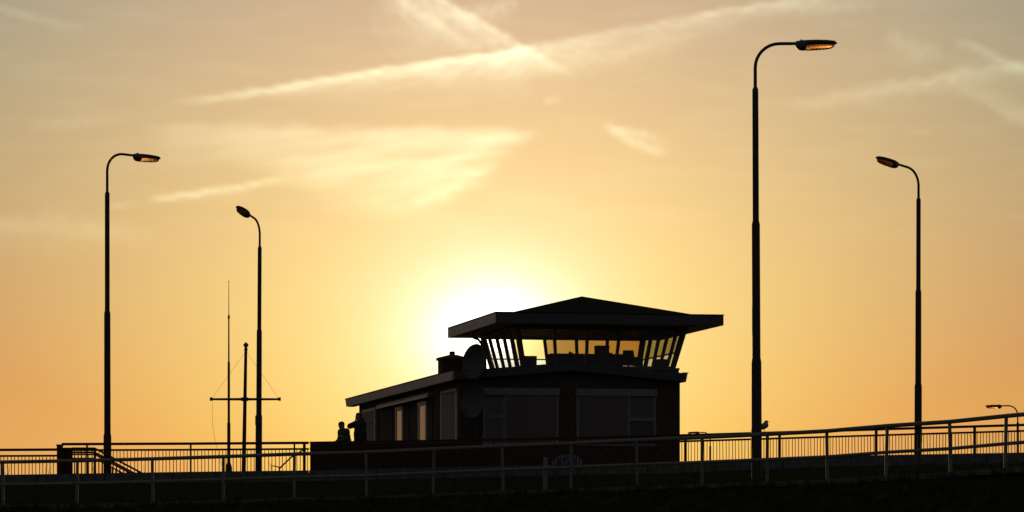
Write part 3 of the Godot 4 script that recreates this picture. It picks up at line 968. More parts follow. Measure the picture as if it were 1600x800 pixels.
	# rain pipe from the roof round the back corner of the cabin
	var dq := 82.2
	var path := []
	for k in [[752.5, 506], [751.5, 511], [747, 516], [739, 517.5], [737, 520], [737.5, 524.5], [741, 528], [748, 531], [753, 538], [757, 547], [758, 560], [758.5, 578]]:
		path.append(P(k[0], k[1], dq))
	var rp := MB.new()
	rp.tube(path, [0.042], 8)
	bp("rain_pipe", rp, M.pole, house)

func build_inside() -> void:
	# what stands in the lookout cabin
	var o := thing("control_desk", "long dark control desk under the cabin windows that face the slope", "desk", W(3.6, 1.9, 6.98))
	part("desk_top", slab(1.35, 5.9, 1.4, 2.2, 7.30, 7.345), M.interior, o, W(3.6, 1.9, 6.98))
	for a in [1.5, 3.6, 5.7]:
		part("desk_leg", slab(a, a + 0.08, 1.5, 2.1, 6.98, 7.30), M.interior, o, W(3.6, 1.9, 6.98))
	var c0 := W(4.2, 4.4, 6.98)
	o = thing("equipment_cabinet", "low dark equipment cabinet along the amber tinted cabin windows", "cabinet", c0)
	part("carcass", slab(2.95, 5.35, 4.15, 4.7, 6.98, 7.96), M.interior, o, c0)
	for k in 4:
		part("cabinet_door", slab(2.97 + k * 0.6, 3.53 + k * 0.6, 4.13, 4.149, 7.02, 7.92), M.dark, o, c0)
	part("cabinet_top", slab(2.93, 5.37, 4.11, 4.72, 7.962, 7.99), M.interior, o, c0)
	# monitors
	for k in [[1.62, 2.6, 7.345, 0.40, 0.34, "boxy black monitor before the bright untinted cabin window"], [4.02, 1.9, 7.345, 0.46, 0.24, "flat low monitor in the middle of the control desk"], [4.98, 2.0, 7.345, 0.34, 0.3, "upright instrument box on the desk near the chair"]]:
		var base := W(k[0] + k[3] / 2.0, k[1], k[2])
		var mo := thing("monitor", k[5], "monitor", base)
		part("foot", slab(k[0] + 0.1, k[0] + k[3] - 0.1, k[1] - 0.1, k[1] + 0.1, k[2], k[2] + 0.02), M.dark, mo, base)
		part("neck", slab(k[0] + k[3] / 2 - 0.04, k[0] + k[3] / 2 + 0.04, k[1] - 0.02, k[1] + 0.03, k[2] + 0.02, k[2] + 0.12), M.dark, mo, base)
		var mb := MB.new()
		var x0: float = k[0]
		var x1: float = k[0] + k[3]
		var y0: float = k[2] + 0.1
		var y1: float = k[2] + 0.1 + k[4]
		mb.hexa([W(x0, k[1] - 0.02, y0), W(x1, k[1] - 0.02, y0), W(x1 - 0.05, k[1] + 0.16, y0 + 0.03), W(x0 + 0.05, k[1] + 0.16, y0 + 0.03), W(x0, k[1] - 0.02, y1), W(x1, k[1] - 0.02, y1), W(x1 - 0.05, k[1] + 0.16, y1 - 0.05), W(x0 + 0.05, k[1] + 0.16, y1 - 0.05)])
		part("case", mb, M.dark, mo, base)
		part("screen", slab(x0 + 0.03, x1 - 0.03, k[1] + 0.161, k[1] + 0.166, y0 + 0.05, y1 - 0.06), M.blackglass, mo, base)
	# side table that carries the boxy monitor
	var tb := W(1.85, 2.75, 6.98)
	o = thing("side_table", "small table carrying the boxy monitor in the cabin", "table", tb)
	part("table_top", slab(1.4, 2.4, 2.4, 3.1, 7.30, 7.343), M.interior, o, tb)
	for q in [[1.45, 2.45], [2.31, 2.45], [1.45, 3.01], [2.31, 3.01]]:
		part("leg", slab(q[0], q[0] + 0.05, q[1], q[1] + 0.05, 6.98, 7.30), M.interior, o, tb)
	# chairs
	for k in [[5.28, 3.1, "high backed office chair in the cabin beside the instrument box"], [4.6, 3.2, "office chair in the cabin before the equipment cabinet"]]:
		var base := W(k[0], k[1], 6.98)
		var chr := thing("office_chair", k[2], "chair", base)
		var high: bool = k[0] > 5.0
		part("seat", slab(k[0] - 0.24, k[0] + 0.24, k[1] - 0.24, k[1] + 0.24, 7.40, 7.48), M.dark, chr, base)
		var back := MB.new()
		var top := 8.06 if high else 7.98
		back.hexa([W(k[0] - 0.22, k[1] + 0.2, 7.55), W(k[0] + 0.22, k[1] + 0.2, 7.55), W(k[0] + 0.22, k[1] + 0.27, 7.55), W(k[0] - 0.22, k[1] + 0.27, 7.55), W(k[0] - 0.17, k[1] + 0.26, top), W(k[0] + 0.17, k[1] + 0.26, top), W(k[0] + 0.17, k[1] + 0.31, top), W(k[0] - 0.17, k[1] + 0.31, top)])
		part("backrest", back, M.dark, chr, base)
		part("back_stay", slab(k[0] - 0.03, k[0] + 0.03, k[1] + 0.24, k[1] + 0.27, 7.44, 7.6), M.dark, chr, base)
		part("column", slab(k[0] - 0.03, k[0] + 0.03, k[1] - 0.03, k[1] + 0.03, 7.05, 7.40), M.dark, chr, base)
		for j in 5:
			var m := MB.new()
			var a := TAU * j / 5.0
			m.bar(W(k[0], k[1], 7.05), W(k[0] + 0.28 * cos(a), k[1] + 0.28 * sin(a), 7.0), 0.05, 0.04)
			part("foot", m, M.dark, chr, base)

func build_clutter() -> void:
	var rng := RandomNumberGenerator.new()
	rng.seed = 31
	# potted plant in the cabin corner
	var pb := W(1.42, 1.55, 7.345)
	var o := thing("potted_plant", "small leafy pot plant in the cabin corner near the dishes", "plant", pb)
	var b := MB.new()
	b.tube([Vector3(0, 0, 0), Vector3(0, 0.11, 0)], [0.05, 0.07], 10)
	part("pot", b, M.dark, o)
	for k in 14:
		b = MB.new()
		var a := rng.randf() * TAU
		var up := rng.randf_range(0.08, 0.24)
		var out := Vector3(cos(a), 0, sin(a)) * rng.randf_range(0.04, 0.13)
		var root := Vector3(0, 0.1, 0)
		var tip := root + out + Vector3(0, up, 0)
		var midp := root.lerp(tip, 0.6) + Vector3(0, 0.03, 0)
		var s := Vector3(-sin(a), 0, cos(a)) * 0.022
		var nn := Vector3(cos(a), 1, sin(a)).normalized()
		b.tri(root, midp - s, midp + s, nn, nn, nn)
		b.tri(midp - s, midp + s, tip, nn, nn, nn)
		part("leaf", b, M.stalk, o)
	# instrument case in the far front corner
	pb = W(5.78, 1.6, 7.345)
	o = thing("instrument_case", "dark instrument case in the cabin corner farthest from the dishes", "case", pb)
	part("case_body", slab(5.62, 5.93, 1.42, 1.8, 7.345, 7.60), M.dark, o, pb)
	part("case_lid", slab(5.61, 5.94, 1.41, 1.81, 7.602, 7.64), M.interior, o, pb)
	# jointed desk lamp
	pb = W(2.75, 1.75, 7.345)
	o = thing("desk_lamp", "jointed desk lamp standing on the control desk", "desk lamp", pb)
	b = MB.new()
	b.tube([Vector3.ZERO, Vector3(0, 0.025, 0)], [0.08, 0.07], 10)
	part("foot", b, M.dark, o)
	b = MB.new()
	b.tube([Vector3(0, 0.02, 0), Vector3(-0.12, 0.3, 0), Vector3(0.1, 0.5, 0)], [0.012], 6)
	part("lamp_arm", b, M.dark, o)
	b = MB.new()
	b.tube([Vector3(0.08, 0.52, 0), Vector3(0.15, 0.46, 0), Vector3(0.19, 0.40, 0)], [0.025, 0.05, 0.075], 10)
	part("lamp_shade", b, M.dark, o)
	# file box on top of the cabinet
	pb = W(4.72, 4.42, 7.99)
	o = thing("file_box", "dark file box standing on top of the equipment cabinet", "box", pb)
	part("box_body", slab(4.51, 4.93, 4.28, 4.56, 7.991, 8.24), M.interior, o, pb)
	part("box_lid", slab(4.50, 4.94, 4.27, 4.57, 8.242, 8.28), M.interior, o, pb)
	part("paper_label", slab(4.62, 4.80, 4.275, 4.279, 8.06, 8.16), M.curtain, o, pb)

# ------------------------------------------------------------------ dishes, masts and small things
func build_dish(px: float, py: float, d: float, r: float, face: Vector3, label: String, toward: Vector3) -> void:
	var c := P(px, py, d)
	var o := thing("satellite_dish", label, "satellite dish", c, "satellite dishes at the building corner")
	var z := face.normalized()
	var x := Vector3.UP.cross(z).normalized()
	var y := z.cross(x)
	var rows := [[], []]
	for i in 9:
		var q := r * i / 8.0
		var dep := 0.16 * (q / r) * (q / r)
		for s in 2:
			var l := PackedVector3Array()
			for j in 32:
				var a := TAU * j / 32.0
				l.append((x * cos(a) + y * sin(a)) * maxf(q, 0.004) * (1.0 if s == 0 else 1.006) + z * (dep - 0.08 - (0.012 if s == 1 else 0.0)))
			rows[s].append(l)
	var b := MB.new()
	var back: Array = rows[1]
	for s in 2:
		var rr: Array = rows[s]
		for i in 8:
			for j in 32:
				var q := (j + 1) % 32
				var out := z if s == 0 else -z
				b.quad(rr[i][j], rr[i][q], rr[i + 1][q], rr[i + 1][j], out)
	for j in 32:
		var q := (j + 1) % 32
		b.quad(rows[0][8][j], rows[0][8][q], back[8][q], back[8][j], rows[0][8][j])
	part("reflector", b, M.dish, o)
	b = MB.new()
	var foc := z * 0.42 - y * r * 0.62
	b.tube([-y * r * 0.98 + z * 0.07, foc - y * 0.06], [0.014], 8)
	part("feed_arm", b, M.pole, o)
	b = MB.new()
	b.tube([foc, foc + (z * -0.08 + y * 0.06)], [0.035, 0.045], 10)
	part("receiver", b, M.pole, o)
	b = MB.new()
	b.bar(-z * 0.09, toward, 0.06, 0.06)
	part("bracket", b, M.pole, o)

func build_antennas() -> void:
	# pole that carries both dishes at the corner of the building
	var d := 80.3
	var top := P(746, 556, d)
	var foot := P(746, 700, d)
	foot.y = ground(foot.x, d)
	var o := thing("dish_pole", "grey steel pole carrying two satellite dishes at the building corner", "pole", foot)
	var b := MB.new()
	b.tube([Vector3.ZERO, top - foot], [0.045], 10)
	part("tube", b, M.pole, o)
	b = MB.new()
	b.box(Vector3(0, 0.02, 0), Vector3(0.3, 0.04, 0.3))
	part("foot_plate", b, M.pole, o)
	build_dish(743.5, 565.5, 80.0, 0.56, Vector3(-0.74, 0.12, 0.67), "upper satellite dish outlined against the bright sky beside the chimney", Vector3(0.055, 0.0, -0.28))
	build_dish(741.5, 626.5, 80.0, 0.57, Vector3(-0.74, 0.12, 0.67), "lower satellite dish against the dark wall below the other dish", Vector3(0.09, 0.0, -0.28))
	# whip on the chimney
	var q := P(707.5, 551, 86.3)
	o = thing("whip_antenna", "hair thin whip antenna rising from the chimney top", "antenna", q - Vector3(0, 0.08, 0))
	b = MB.new()
	b.tube([Vector3(0, 0, 0), Vector3(0, 1.4, 0)], [0.008, 0.004], 6)
	part("rod", b, M.pole, o)
	b = MB.new()
	b.tube([Vector3(0, -0.02, 0), Vector3(0, 0.12, 0)], [0.02], 8)
	part("socket", b, M.pole, o)
	# stepped antenna mast
	d = 84.0
	var at := P(357.5, 735, d)
	var gy := ground(at.x, d)
	at.y = gy
	o = thing("antenna_mast", "slender stepped antenna mast with whip top next to the yardarm mast", "mast", at)
	var ys := []
	for y in [728.0, 662.0, 566.0, 492.0, 438.5]: ys.append(P(357, y, d).y - gy)
	b = MB.new()
	b.tube([Vector3(0, ys[0] - 0.1, 0), Vector3(0, ys[1], 0), Vector3(0, ys[1] + 0.04, 0), Vector3(0, ys[2], 0)], [0.055, 0.055, 0.042, 0.04], 10)
	part("lower_tube", b, M.pole, o)
	b = MB.new()
	b.tube([Vector3(0, ys[2] - 0.02, 0), Vector3(0, ys[3], 0)], [0.027, 0.022], 8)
	part("upper_tube", b, M.pole, o)
	b = MB.new()
	b.tube([Vector3(0, ys[3] - 0.14, 0), Vector3(0, ys[3] - 0.12, 0), Vector3(0, ys[3] - 0.04, 0), Vector3(0, ys[3] + 0.0, 0)], [0.022, 0.035, 0.035, 0.02], 8)
	part("clamp", b, M.pole, o)
	b = MB.new()
	b.tube([Vector3(0, ys[3], 0), Vector3(0, ys[4] - 0.04, 0)], [0.013, 0.009], 8)
	part("whip", b, M.pole, o)
	b = MB.new()
	b.tube([Vector3(0, ys[4] - 0.05, 0), Vector3(0, ys[4], 0)], [0.018, 0.012], 8)
	part("tip", b, M.pole, o)
	b = MB.new()
	b.tube([Vector3(0, 0, 0), Vector3(0, ys[0] - 0.05, 0), Vector3(0, ys[0] + 0.1, 0)], [0.12, 0.11, 0.06], 10)
	part("foot_socket", b, M.pole, o)
	# yardarm mast
	d = 85.5
	at = P(380.5, 735, d)
	gy = ground(at.x, d)
	at.y = gy
	var head := P(384.3, 541, d)
	o = thing("signal_mast", "signal mast with a yardarm and stay lines, slightly leaning", "mast", at)
	b = MB.new()
	b.tube([Vector3.ZERO, head - at], [0.075, 0.052], 10)
	part("mast_pole", b, M.pole, o)
	b = MB.new()
	var hh := head - at
	b.tube([hh - Vector3(0, 0.02, 0), hh + Vector3(0, 0.015, 0), hh + Vector3(0, 0.06, 0), hh + Vector3(0, 0.1, 0), hh + Vector3(0, 0.13, 0)], [0.055, 0.085, 0.09, 0.05, 0.015], 10)
	part("truck", b, M.pole, o)
	b = MB.new()
	b.bar(hh + Vector3(-0.07, -0.12, 0), hh + Vector3(0.07, -0.12, 0), 0.03, 0.03)
	part("cleat", b, M.pole, o)
	var y0 := P(330, 623.8, d - 0.1) - at
	var y1 := P(436.5, 623.8, d - 0.1) - at
	b = MB.new()
	b.tube([y0, y0.lerp(y1, 0.5), y1], [0.036, 0.045, 0.036], 8)
	part("yardarm", b, M.pole, o)
	b = MB.new()
	b.box(y0.lerp(y1, 0.49), Vector3(0.22, 0.12, 0.16))
	part("yard_clamp", b, M.pole, o)
	for e in [y0, y1]:
		b = MB.new()
		b.tube([e + Vector3(0, -0.05, 0), e + Vector3(0, 0.06, 0)], [0.05], 8)
		part("end_cap", b, M.pole, o)
		b = MB.new()
		b.tube([e, hh - Vector3(0, 0.16, 0)], [0.004], 5)
		part("stay_line", b, M.rope, o)
	b = MB.new()
	var hp := []
	for k in 9:
		var t := k / 8.0
		hp.append((y0 + Vector3(0.04, 0, 0)).lerp(P(347, 728, d) - at, t) - Vector3(0.12 * sin(PI * t), 0, 0))
	b.tube(hp, [0.005], 5)
	part("halyard", b, M.rope, o)

func build_small() -> void:
	# bent bar leaning by the fence end
	var d := 78.8
	var at := P(437, 736, d)
	at.y = ground(at.x, d)
	var o := thing("leaning_bar", "dark bar leaning aslant against the fence end, with a short bent handle", "bar", at)
	var b := MB.new()
	b.tube([Vector3(0, 0, 0), P(436.5, 732, d) - at, P(455, 714.5, d) - at, P(473, 703.5, d - 0.3) - at], [0.028, 0.028, 0.025, 0.022], 8)
	part("bar_tube", b, M.fence, o)
	b = MB.new()
	b.tube([P(437, 731, d) - at, P(433, 729, d) - at, P(428, 728.2, d) - at, P(423, 728, d) - at], [0.02, 0.018, 0.016, 0.012], 8)
	part("handle", b, M.fence, o)
	# low brick wall of the terrace, built in courses' lengths
	var w0 := P(484.5, 692.0, 78.75)
	var w1 := P(716, 689.3, 79.3)
	var base := Vector3(w0.x, ground(w0.x, 78.75) - 0.02, w0.z)
	o = thing("terrace_wall", "low dark brick terrace wall in front of the two people", "wall", base)
	b = MB.new()
	var th := Vector3(0, 0, -0.2)
	b.hexa([Vector3(w0.x, base.y, w0.z), Vector3(w1.x, base.y, w1.z), Vector3(w1.x, base.y, w1.z) + th, Vector3(w0.x, base.y, w0.z) + th, w0 - Vector3(0, 0.06, 0), w1 - Vector3(0, 0.06, 0), w1 + th - Vector3(0, 0.06, 0), w0 + th - Vector3(0, 0.06, 0)])
	part("brickwork", b, M.brick, o, base)
	for k in 9:
		var a := w0.lerp(w1, k / 9.0 + 0.001)
		var c := w0.lerp(w1, (k + 1) / 9.0 - 0.001)
		b = MB.new()
		b.bar(a + th * 0.5 - Vector3(0, 0.029, 0), c + th * 0.5 - Vector3(0, 0.029, 0), 0.26, 0.055)
		part("coping_stone", b, M.concrete, o, base)
	# terrace deck for the people
	var dk := put("terrace", slab_xz(P(486, 0, 79).x, P(700, 0, 80).x, 78.96, 80.75, 3.75, 3.975).mesh(), M.concrete)
	dk.set_meta("kind", "structure")
	# pale marker post and half-round sign on the slope
	d = 58.9
	at = P(851.5, 770, d)
	at.y = ground(at.x, d) - 0.04
	o = thing("marker_post", "short pale grey marker post on the slope behind the pipe railing", "post", at)
	var top := P(852.5, 714.5, d) - at
	b = MB.new()
	b.hexa([Vector3(-0.055, 0, 0.04), Vector3(0.055, 0, 0.04), Vector3(0.055, 0, -0.04), Vector3(-0.055, 0, -0.04), top + Vector3(-0.052, -0.03, 0.03), top + Vector3(0.052, -0.03, 0.03), top + Vector3(0.052, -0.03, -0.03), top + Vector3(-0.052, -0.03, -0.03)])
	part("shaft", b, M.white, o)
	b = MB.new()
	b.hexa([top + Vector3(-0.052, -0.029, 0.03), top + Vector3(0.052, -0.029, 0.03), top + Vector3(0.052, -0.029, -0.03), top + Vector3(-0.052, -0.029, -0.03), top + Vector3(-0.045, 0.01, 0.02), top + Vector3(0.045, 0.0, 0.02), top + Vector3(0.045, 0.0, -0.02), top + Vector3(-0.045, 0.01, -0.02)])
	part("cap", b, M.white, o)
	d = 73.0
	at = P(886.5, 727.5, d)
	var gy := ground(at.x, d)
	o = thing("arched_sign", "half-round dark blue sign with pale upright bars along its rim", "sign", Vector3(at.x, gy, at.z))
	var up := maxf(at.y - gy, 0.05)
	b = MB.new()
	var rx := 0.46
	var ry := 0.33
	for j in 16:
		var a0 := PI * j / 16.0
		var a1 := PI * (j + 1) / 16.0
		var c := Vector3(0, up, 0)
		var p0 := c + Vector3(cos(a0) * rx, sin(a0) * ry, 0)
		var p1 := c + Vector3(cos(a1) * rx, sin(a1) * ry, 0)
		b.flat(c, p0, p1, Vector3.BACK)
		b.flat(c - Vector3(0, 0, 0.03), p0 - Vector3(0, 0, 0.03), p1 - Vector3(0, 0, 0.03), Vector3.FORWARD)
		b.quad(p0, p1, p1 - Vector3(0, 0, 0.03), p0 - Vector3(0, 0, 0.03), p0 - c)
	b.quad(Vector3(-rx, up, 0), Vector3(rx, up, 0), Vector3(rx, up, -0.03), Vector3(-rx, up, -0.03), Vector3.DOWN)
	part("panel", b, M.blue, o)
	for x in [-0.42, -0.33, -0.24, -0.15, -0.06, 0.03, 0.12, 0.21, 0.30, 0.39]:
		var yt: float = ry * sqrt(1.0 - pow(x / rx, 2.0))
		var yl: float = maxf(0.0, yt - 0.1) if absf(x) < 0.27 else 0.0
		b = MB.new()
		b.hexa([Vector3(x - 0.022, up + yl, 0.02), Vector3(x + 0.022, up + yl, 0.02), Vector3(x + 0.022, up + yl, 0.001), Vector3(x - 0.022, up + yl, 0.001), Vector3(x - 0.022, up + yt, 0.02), Vector3(x + 0.022, up + yt, 0.02), Vector3(x + 0.022, up + yt, 0.001), Vector3(x - 0.022, up + yt, 0.001)])
		part("rim_bar", b, M.white, o)
	for s in [[-0.2, -0.08, 0.2, 0.0], [0.04, -0.08, 0.2, 0.0], [0.05, 0.17, 0.2, 0.0]]:
		b = MB.new()
		b.bar(Vector3(s[0], up + s[2], 0.012), Vector3(s[1], up + s[3] + 0.01, 0.012), 0.02, 0.035)
		part("chevron", b, M.white, o)
	for s in [-0.3, 0.3]:
		b = MB.new()
		b.box(Vector3(s, up / 2.0 - 0.05, -0.045), Vector3(0.05, up + 0.2, 0.025))
		part("leg", b, M.pole, o)
	# dry stalks behind the fence
	var rng := RandomNumberGenerator.new()
	rng.seed = 9
	for k in [[12, 726], [70, 724], [74, 728], [141, 723], [148, 718], [152, 722], [160, 726], [228, 727], [314, 726], [425, 722], [512, 0]]:
		if k[1] == 0: continue
		var q := P(k[0], k[1], 79.0)
		var g := Vector3(q.x, ground(q.x, 79.0) - 0.05, q.z)
		var where: String = {12: "at the outer end of the lower fence", 70: "beside the slim gate pillar", 74: "leaning towards the slim gate pillar", 141: "close under the stair railing landing", 148: "tallest of the tuft by the stairs", 152: "bent, in the tuft by the stairs", 160: "hard beside the stair lamp pole", 228: "at the foot of the stairs", 314: "near the stepped antenna mast", 425: "above the bent handle of the leaning bar"}[k[0]]
		var wd := thing("dry_stalk", "thin dry weed stalk " + where, "weed", g, "dry weeds behind the fence")
		b = MB.new()
		var hgt := q.y - g.y
		var ln := rng.randf_range(-0.08, 0.1)
		b.tube([Vector3.ZERO, Vector3(ln * 0.3, hgt * 0.5, 0), Vector3(ln, hgt, 0)], [0.009, 0.007, 0.004], 5)
		part("stem", b, M.stalk, wd)
		for j in 3:
			b = MB.new()
			var t := 0.35 + 0.2 * j
			var s := Vector3(ln * t * t, hgt * t, 0)
			var dir := Vector3(rng.randf_range(-0.12, 0.12), 0.1, rng.randf_range(-0.05, 0.05))
			var sd := Vector3(0.0, 0.014, 0.01)
			b.hexa([s - sd * 0.2, s + sd * 0.2, s + sd * 0.2 + Vector3(0, 0, 0.004), s - sd * 0.2 + Vector3(0, 0, 0.004), s + dir - sd * 0.5, s + dir + sd * 0.5, s + dir + sd * 0.5 + Vector3(0, 0, 0.004), s + dir - sd * 0.5 + Vector3(0, 0, 0.004)])
			part("leaf", b, M.stalk, wd)

func slab_xz(x0: float, x1: float, d0: float, d1: float, y0: float, y1: float) -> MB:
	var m := MB.new()
	m.hexa([Vector3(x0, y0, -d0), Vector3(x1, y0, -d0), Vector3(x1, y0, -d1), Vector3(x0, y0, -d1), Vector3(x0, y1, -d0), Vector3(x1, y1, -d0), Vector3(x1, y1, -d1), Vector3(x0, y1, -d1)])
	return m

# ------------------------------------------------------------------ bodies
func body(bones: Array, cell: float, k: float, out: MB) -> void: # bones: [p0, p1, r0, r1]; surface nets
	var lo := Vector3.ONE * 1e9
	var hi := -lo
	for q in bones:
		var r := maxf(q[2], q[3]) + k + cell * 2.0
		for e in 2:
			lo = lo.min(q[e] - Vector3.ONE * r); hi = hi.max(q[e] + Vector3.ONE * r)
	var nx := int((hi.x - lo.x) / cell) + 2
	var ny := int((hi.y - lo.y) / cell) + 2
	var nz := int((hi.z - lo.z) / cell) + 2
	var f := PackedFloat32Array()
	f.resize(nx * ny * nz)
	f.fill(1.0)
	for q in bones:
		var p0: Vector3 = q[0]
		var ba: Vector3 = q[1] - p0
		var l2 := maxf(ba.length_squared(), 1e-9)
		var r0: float = q[2]
		var dr: float = q[3] - r0
		var r := maxf(q[2], q[3]) + k + cell * 1.5
		var a: Vector3 = (p0.min(q[1]) - Vector3.ONE * r - lo) / cell
		var c: Vector3 = (p0.max(q[1]) + Vector3.ONE * r - lo) / cell
		for z in range(maxi(0, int(a.z)), mini(nz, int(c.z) + 1)):
			for y in range(maxi(0, int(a.y)), mini(ny, int(c.y) + 1)):
				for x in range(maxi(0, int(a.x)), mini(nx, int(c.x) + 1)):
					var pa := lo + Vector3(x, y, z) * cell - p0
					var t := clampf(pa.dot(ba) / l2, 0.0, 1.0)
					var dd := (pa - ba * t).length() - r0 - dr * t
					var i := (z * ny + y) * nx + x
					var o := f[i]
					var hh := clampf(0.5 + 0.5 * (o - dd) / k, 0.0, 1.0)
					f[i] = lerpf(o, dd, hh) - k * hh * (1.0 - hh)
	var idx := PackedInt32Array()
	idx.resize(nx * ny * nz)
	idx.fill(-1)
	var vs := PackedVector3Array()
	var ns := PackedVector3Array()
	var sx := 1
	var sy := nx
	var sz := nx * ny
	var cor := [0, sx, sy, sx + sy, sz, sz + sx, sz + sy, sz + sx + sy]
	var offs := [Vector3(0, 0, 0), Vector3(1, 0, 0), Vector3(0, 1, 0), Vector3(1, 1, 0), Vector3(0, 0, 1), Vector3(1, 0, 1), Vector3(0, 1, 1), Vector3(1, 1, 1)]
	var eds := [[0, 1], [2, 3], [4, 5], [6, 7], [0, 2], [1, 3], [4, 6], [5, 7], [0, 4], [1, 5], [2, 6], [3, 7]]
	for z in nz - 1:
		for y in ny - 1:
			for x in nx - 1:
				var i := (z * ny + y) * nx + x
				var any := 0
				for j in 8:
					if f[i + cor[j]] < 0.0: any += 1
				if any == 0 or any == 8: continue
				var s := Vector3.ZERO
				var m := 0
				for e in eds:
					var u := f[i + cor[e[0]]]
					var w := f[i + cor[e[1]]]
					if (u < 0.0) != (w < 0.0):
						s += offs[e[0]].lerp(offs[e[1]], u / (u - w)); m += 1
				idx[i] = vs.size()
				vs.append(lo + (Vector3(x, y, z) + s / m) * cell)
				var g := Vector3(f[i + 1] + f[i + 1 + sy] + f[i + 1 + sz] + f[i + 1 + sy + sz] - f[i] - f[i + sy] - f[i + sz] - f[i + sy + sz],
					f[i + sy] + f[i + sy + 1] + f[i + sy + sz] + f[i + sy + sz + 1] - f[i] - f[i + 1] - f[i + sz] - f[i + sz + 1],
					f[i + sz] + f[i + sz + 1] + f[i + sz + sy] + f[i + sz + sy + 1] - f[i] - f[i + 1] - f[i + sy] - f[i + sy + 1])
				ns.append(g.normalized())
	for z in range(1, nz - 1):
		for y in range(1, ny - 1):
			for x in range(1, nx - 1):
				var i := (z * ny + y) * nx + x
				var inside := f[i] < 0.0
				for ax in [[sx, sy, sz], [sy, sz, sx], [sz, sx, sy]]:
					if (f[i + ax[0]] < 0.0) == inside: continue
					var q := [idx[i], idx[i - ax[1]], idx[i - ax[1] - ax[2]], idx[i - ax[2]]]
					if q.min() < 0: continue
					out.tri(vs[q[0]], vs[q[1]], vs[q[2]], ns[q[0]], ns[q[1]], ns[q[2]])
					out.tri(vs[q[0]], vs[q[2]], vs[q[3]], ns[q[0]], ns[q[2]], ns[q[3]])

func head_bones(c: Vector3, fw: Vector3, up: Vector3, s := 1.0) -> Array: # c: centre of the skull
	var sd := fw.cross(up).normalized()
	var L := func(x: float, y: float, z: float) -> Vector3: return c + (fw * x + up * y + sd * z) * s
	var b := []
	b.append([L.call(-0.018, 0.03, 0), L.call(0.012, 0.025, 0), 0.079 * s, 0.077 * s])
	b.append([L.call(-0.035, 0.0, 0), L.call(0.03, -0.02, 0), 0.066 * s, 0.062 * s])
	b.append([L.call(0.035, -0.055, 0), L.call(0.055, -0.088, 0), 0.05 * s, 0.03 * s])  # jaw, chin
	b.append([L.call(0.082, 0.0, 0), L.call(0.105, -0.03, 0), 0.010 * s, 0.014 * s])      # nose
	b.append([L.call(0.075, 0.018, -0.03), L.call(0.075, 0.018, 0.03), 0.014 * s, 0.014 * s]) # brow
	b.append([L.call(0.083, -0.058, -0.016), L.call(0.083, -0.058, 0.016), 0.009 * s, 0.009 * s]) # lips
	for z in [-1, 1]:
		b.append([L.call(-0.008, 0.012, 0.079 * z), L.call(-0.004, -0.03, 0.076 * z), 0.014 * s, 0.010 * s])
	return b

func hand_bones(w: Vector3, dir: Vector3, palm_n: Vector3, thumb: Vector3, curl: float) -> Array:
	var b := []
	dir = dir.normalized()
	thumb = (thumb - dir * thumb.dot(dir)).normalized()
	var pn := (palm_n - dir * palm_n.dot(dir) - thumb * palm_n.dot(thumb)).normalized()
	for k in 4:
		var o := thumb * (0.030 - 0.019 * k)
		var root := w + dir * 0.085 + o * 1.05
		b.append([w + dir * 0.012 + o * 0.6, root, 0.017, 0.0125])
		var L: float = [0.040, 0.045, 0.042, 0.033][k]
		var p := root
		var ang := curl
		for j in 3:
			var dd := dir * cos(ang) + pn * sin(ang)
			var q := p + dd * L * (1.0 - 0.22 * j)
			b.append([p, q, 0.0098 - 0.0008 * j, 0.009 - 0.0008 * j])
			p = q
			ang += curl * 1.1
	var t0 := w + dir * 0.025 + thumb * 0.03
	var t1 := t0 + (dir * 0.6 + thumb * 0.55 + pn * 0.35).normalized() * 0.042
	var t2 := t1 + (dir * 0.85 + thumb * 0.1 + pn * 0.4).normalized() * 0.034
	b.append([w + dir * 0.01 + thumb * 0.015, t0, 0.016, 0.0135])
	b.append([t0, t1, 0.0125, 0.0105])
	b.append([t1, t2, 0.0105, 0.009])
	return b

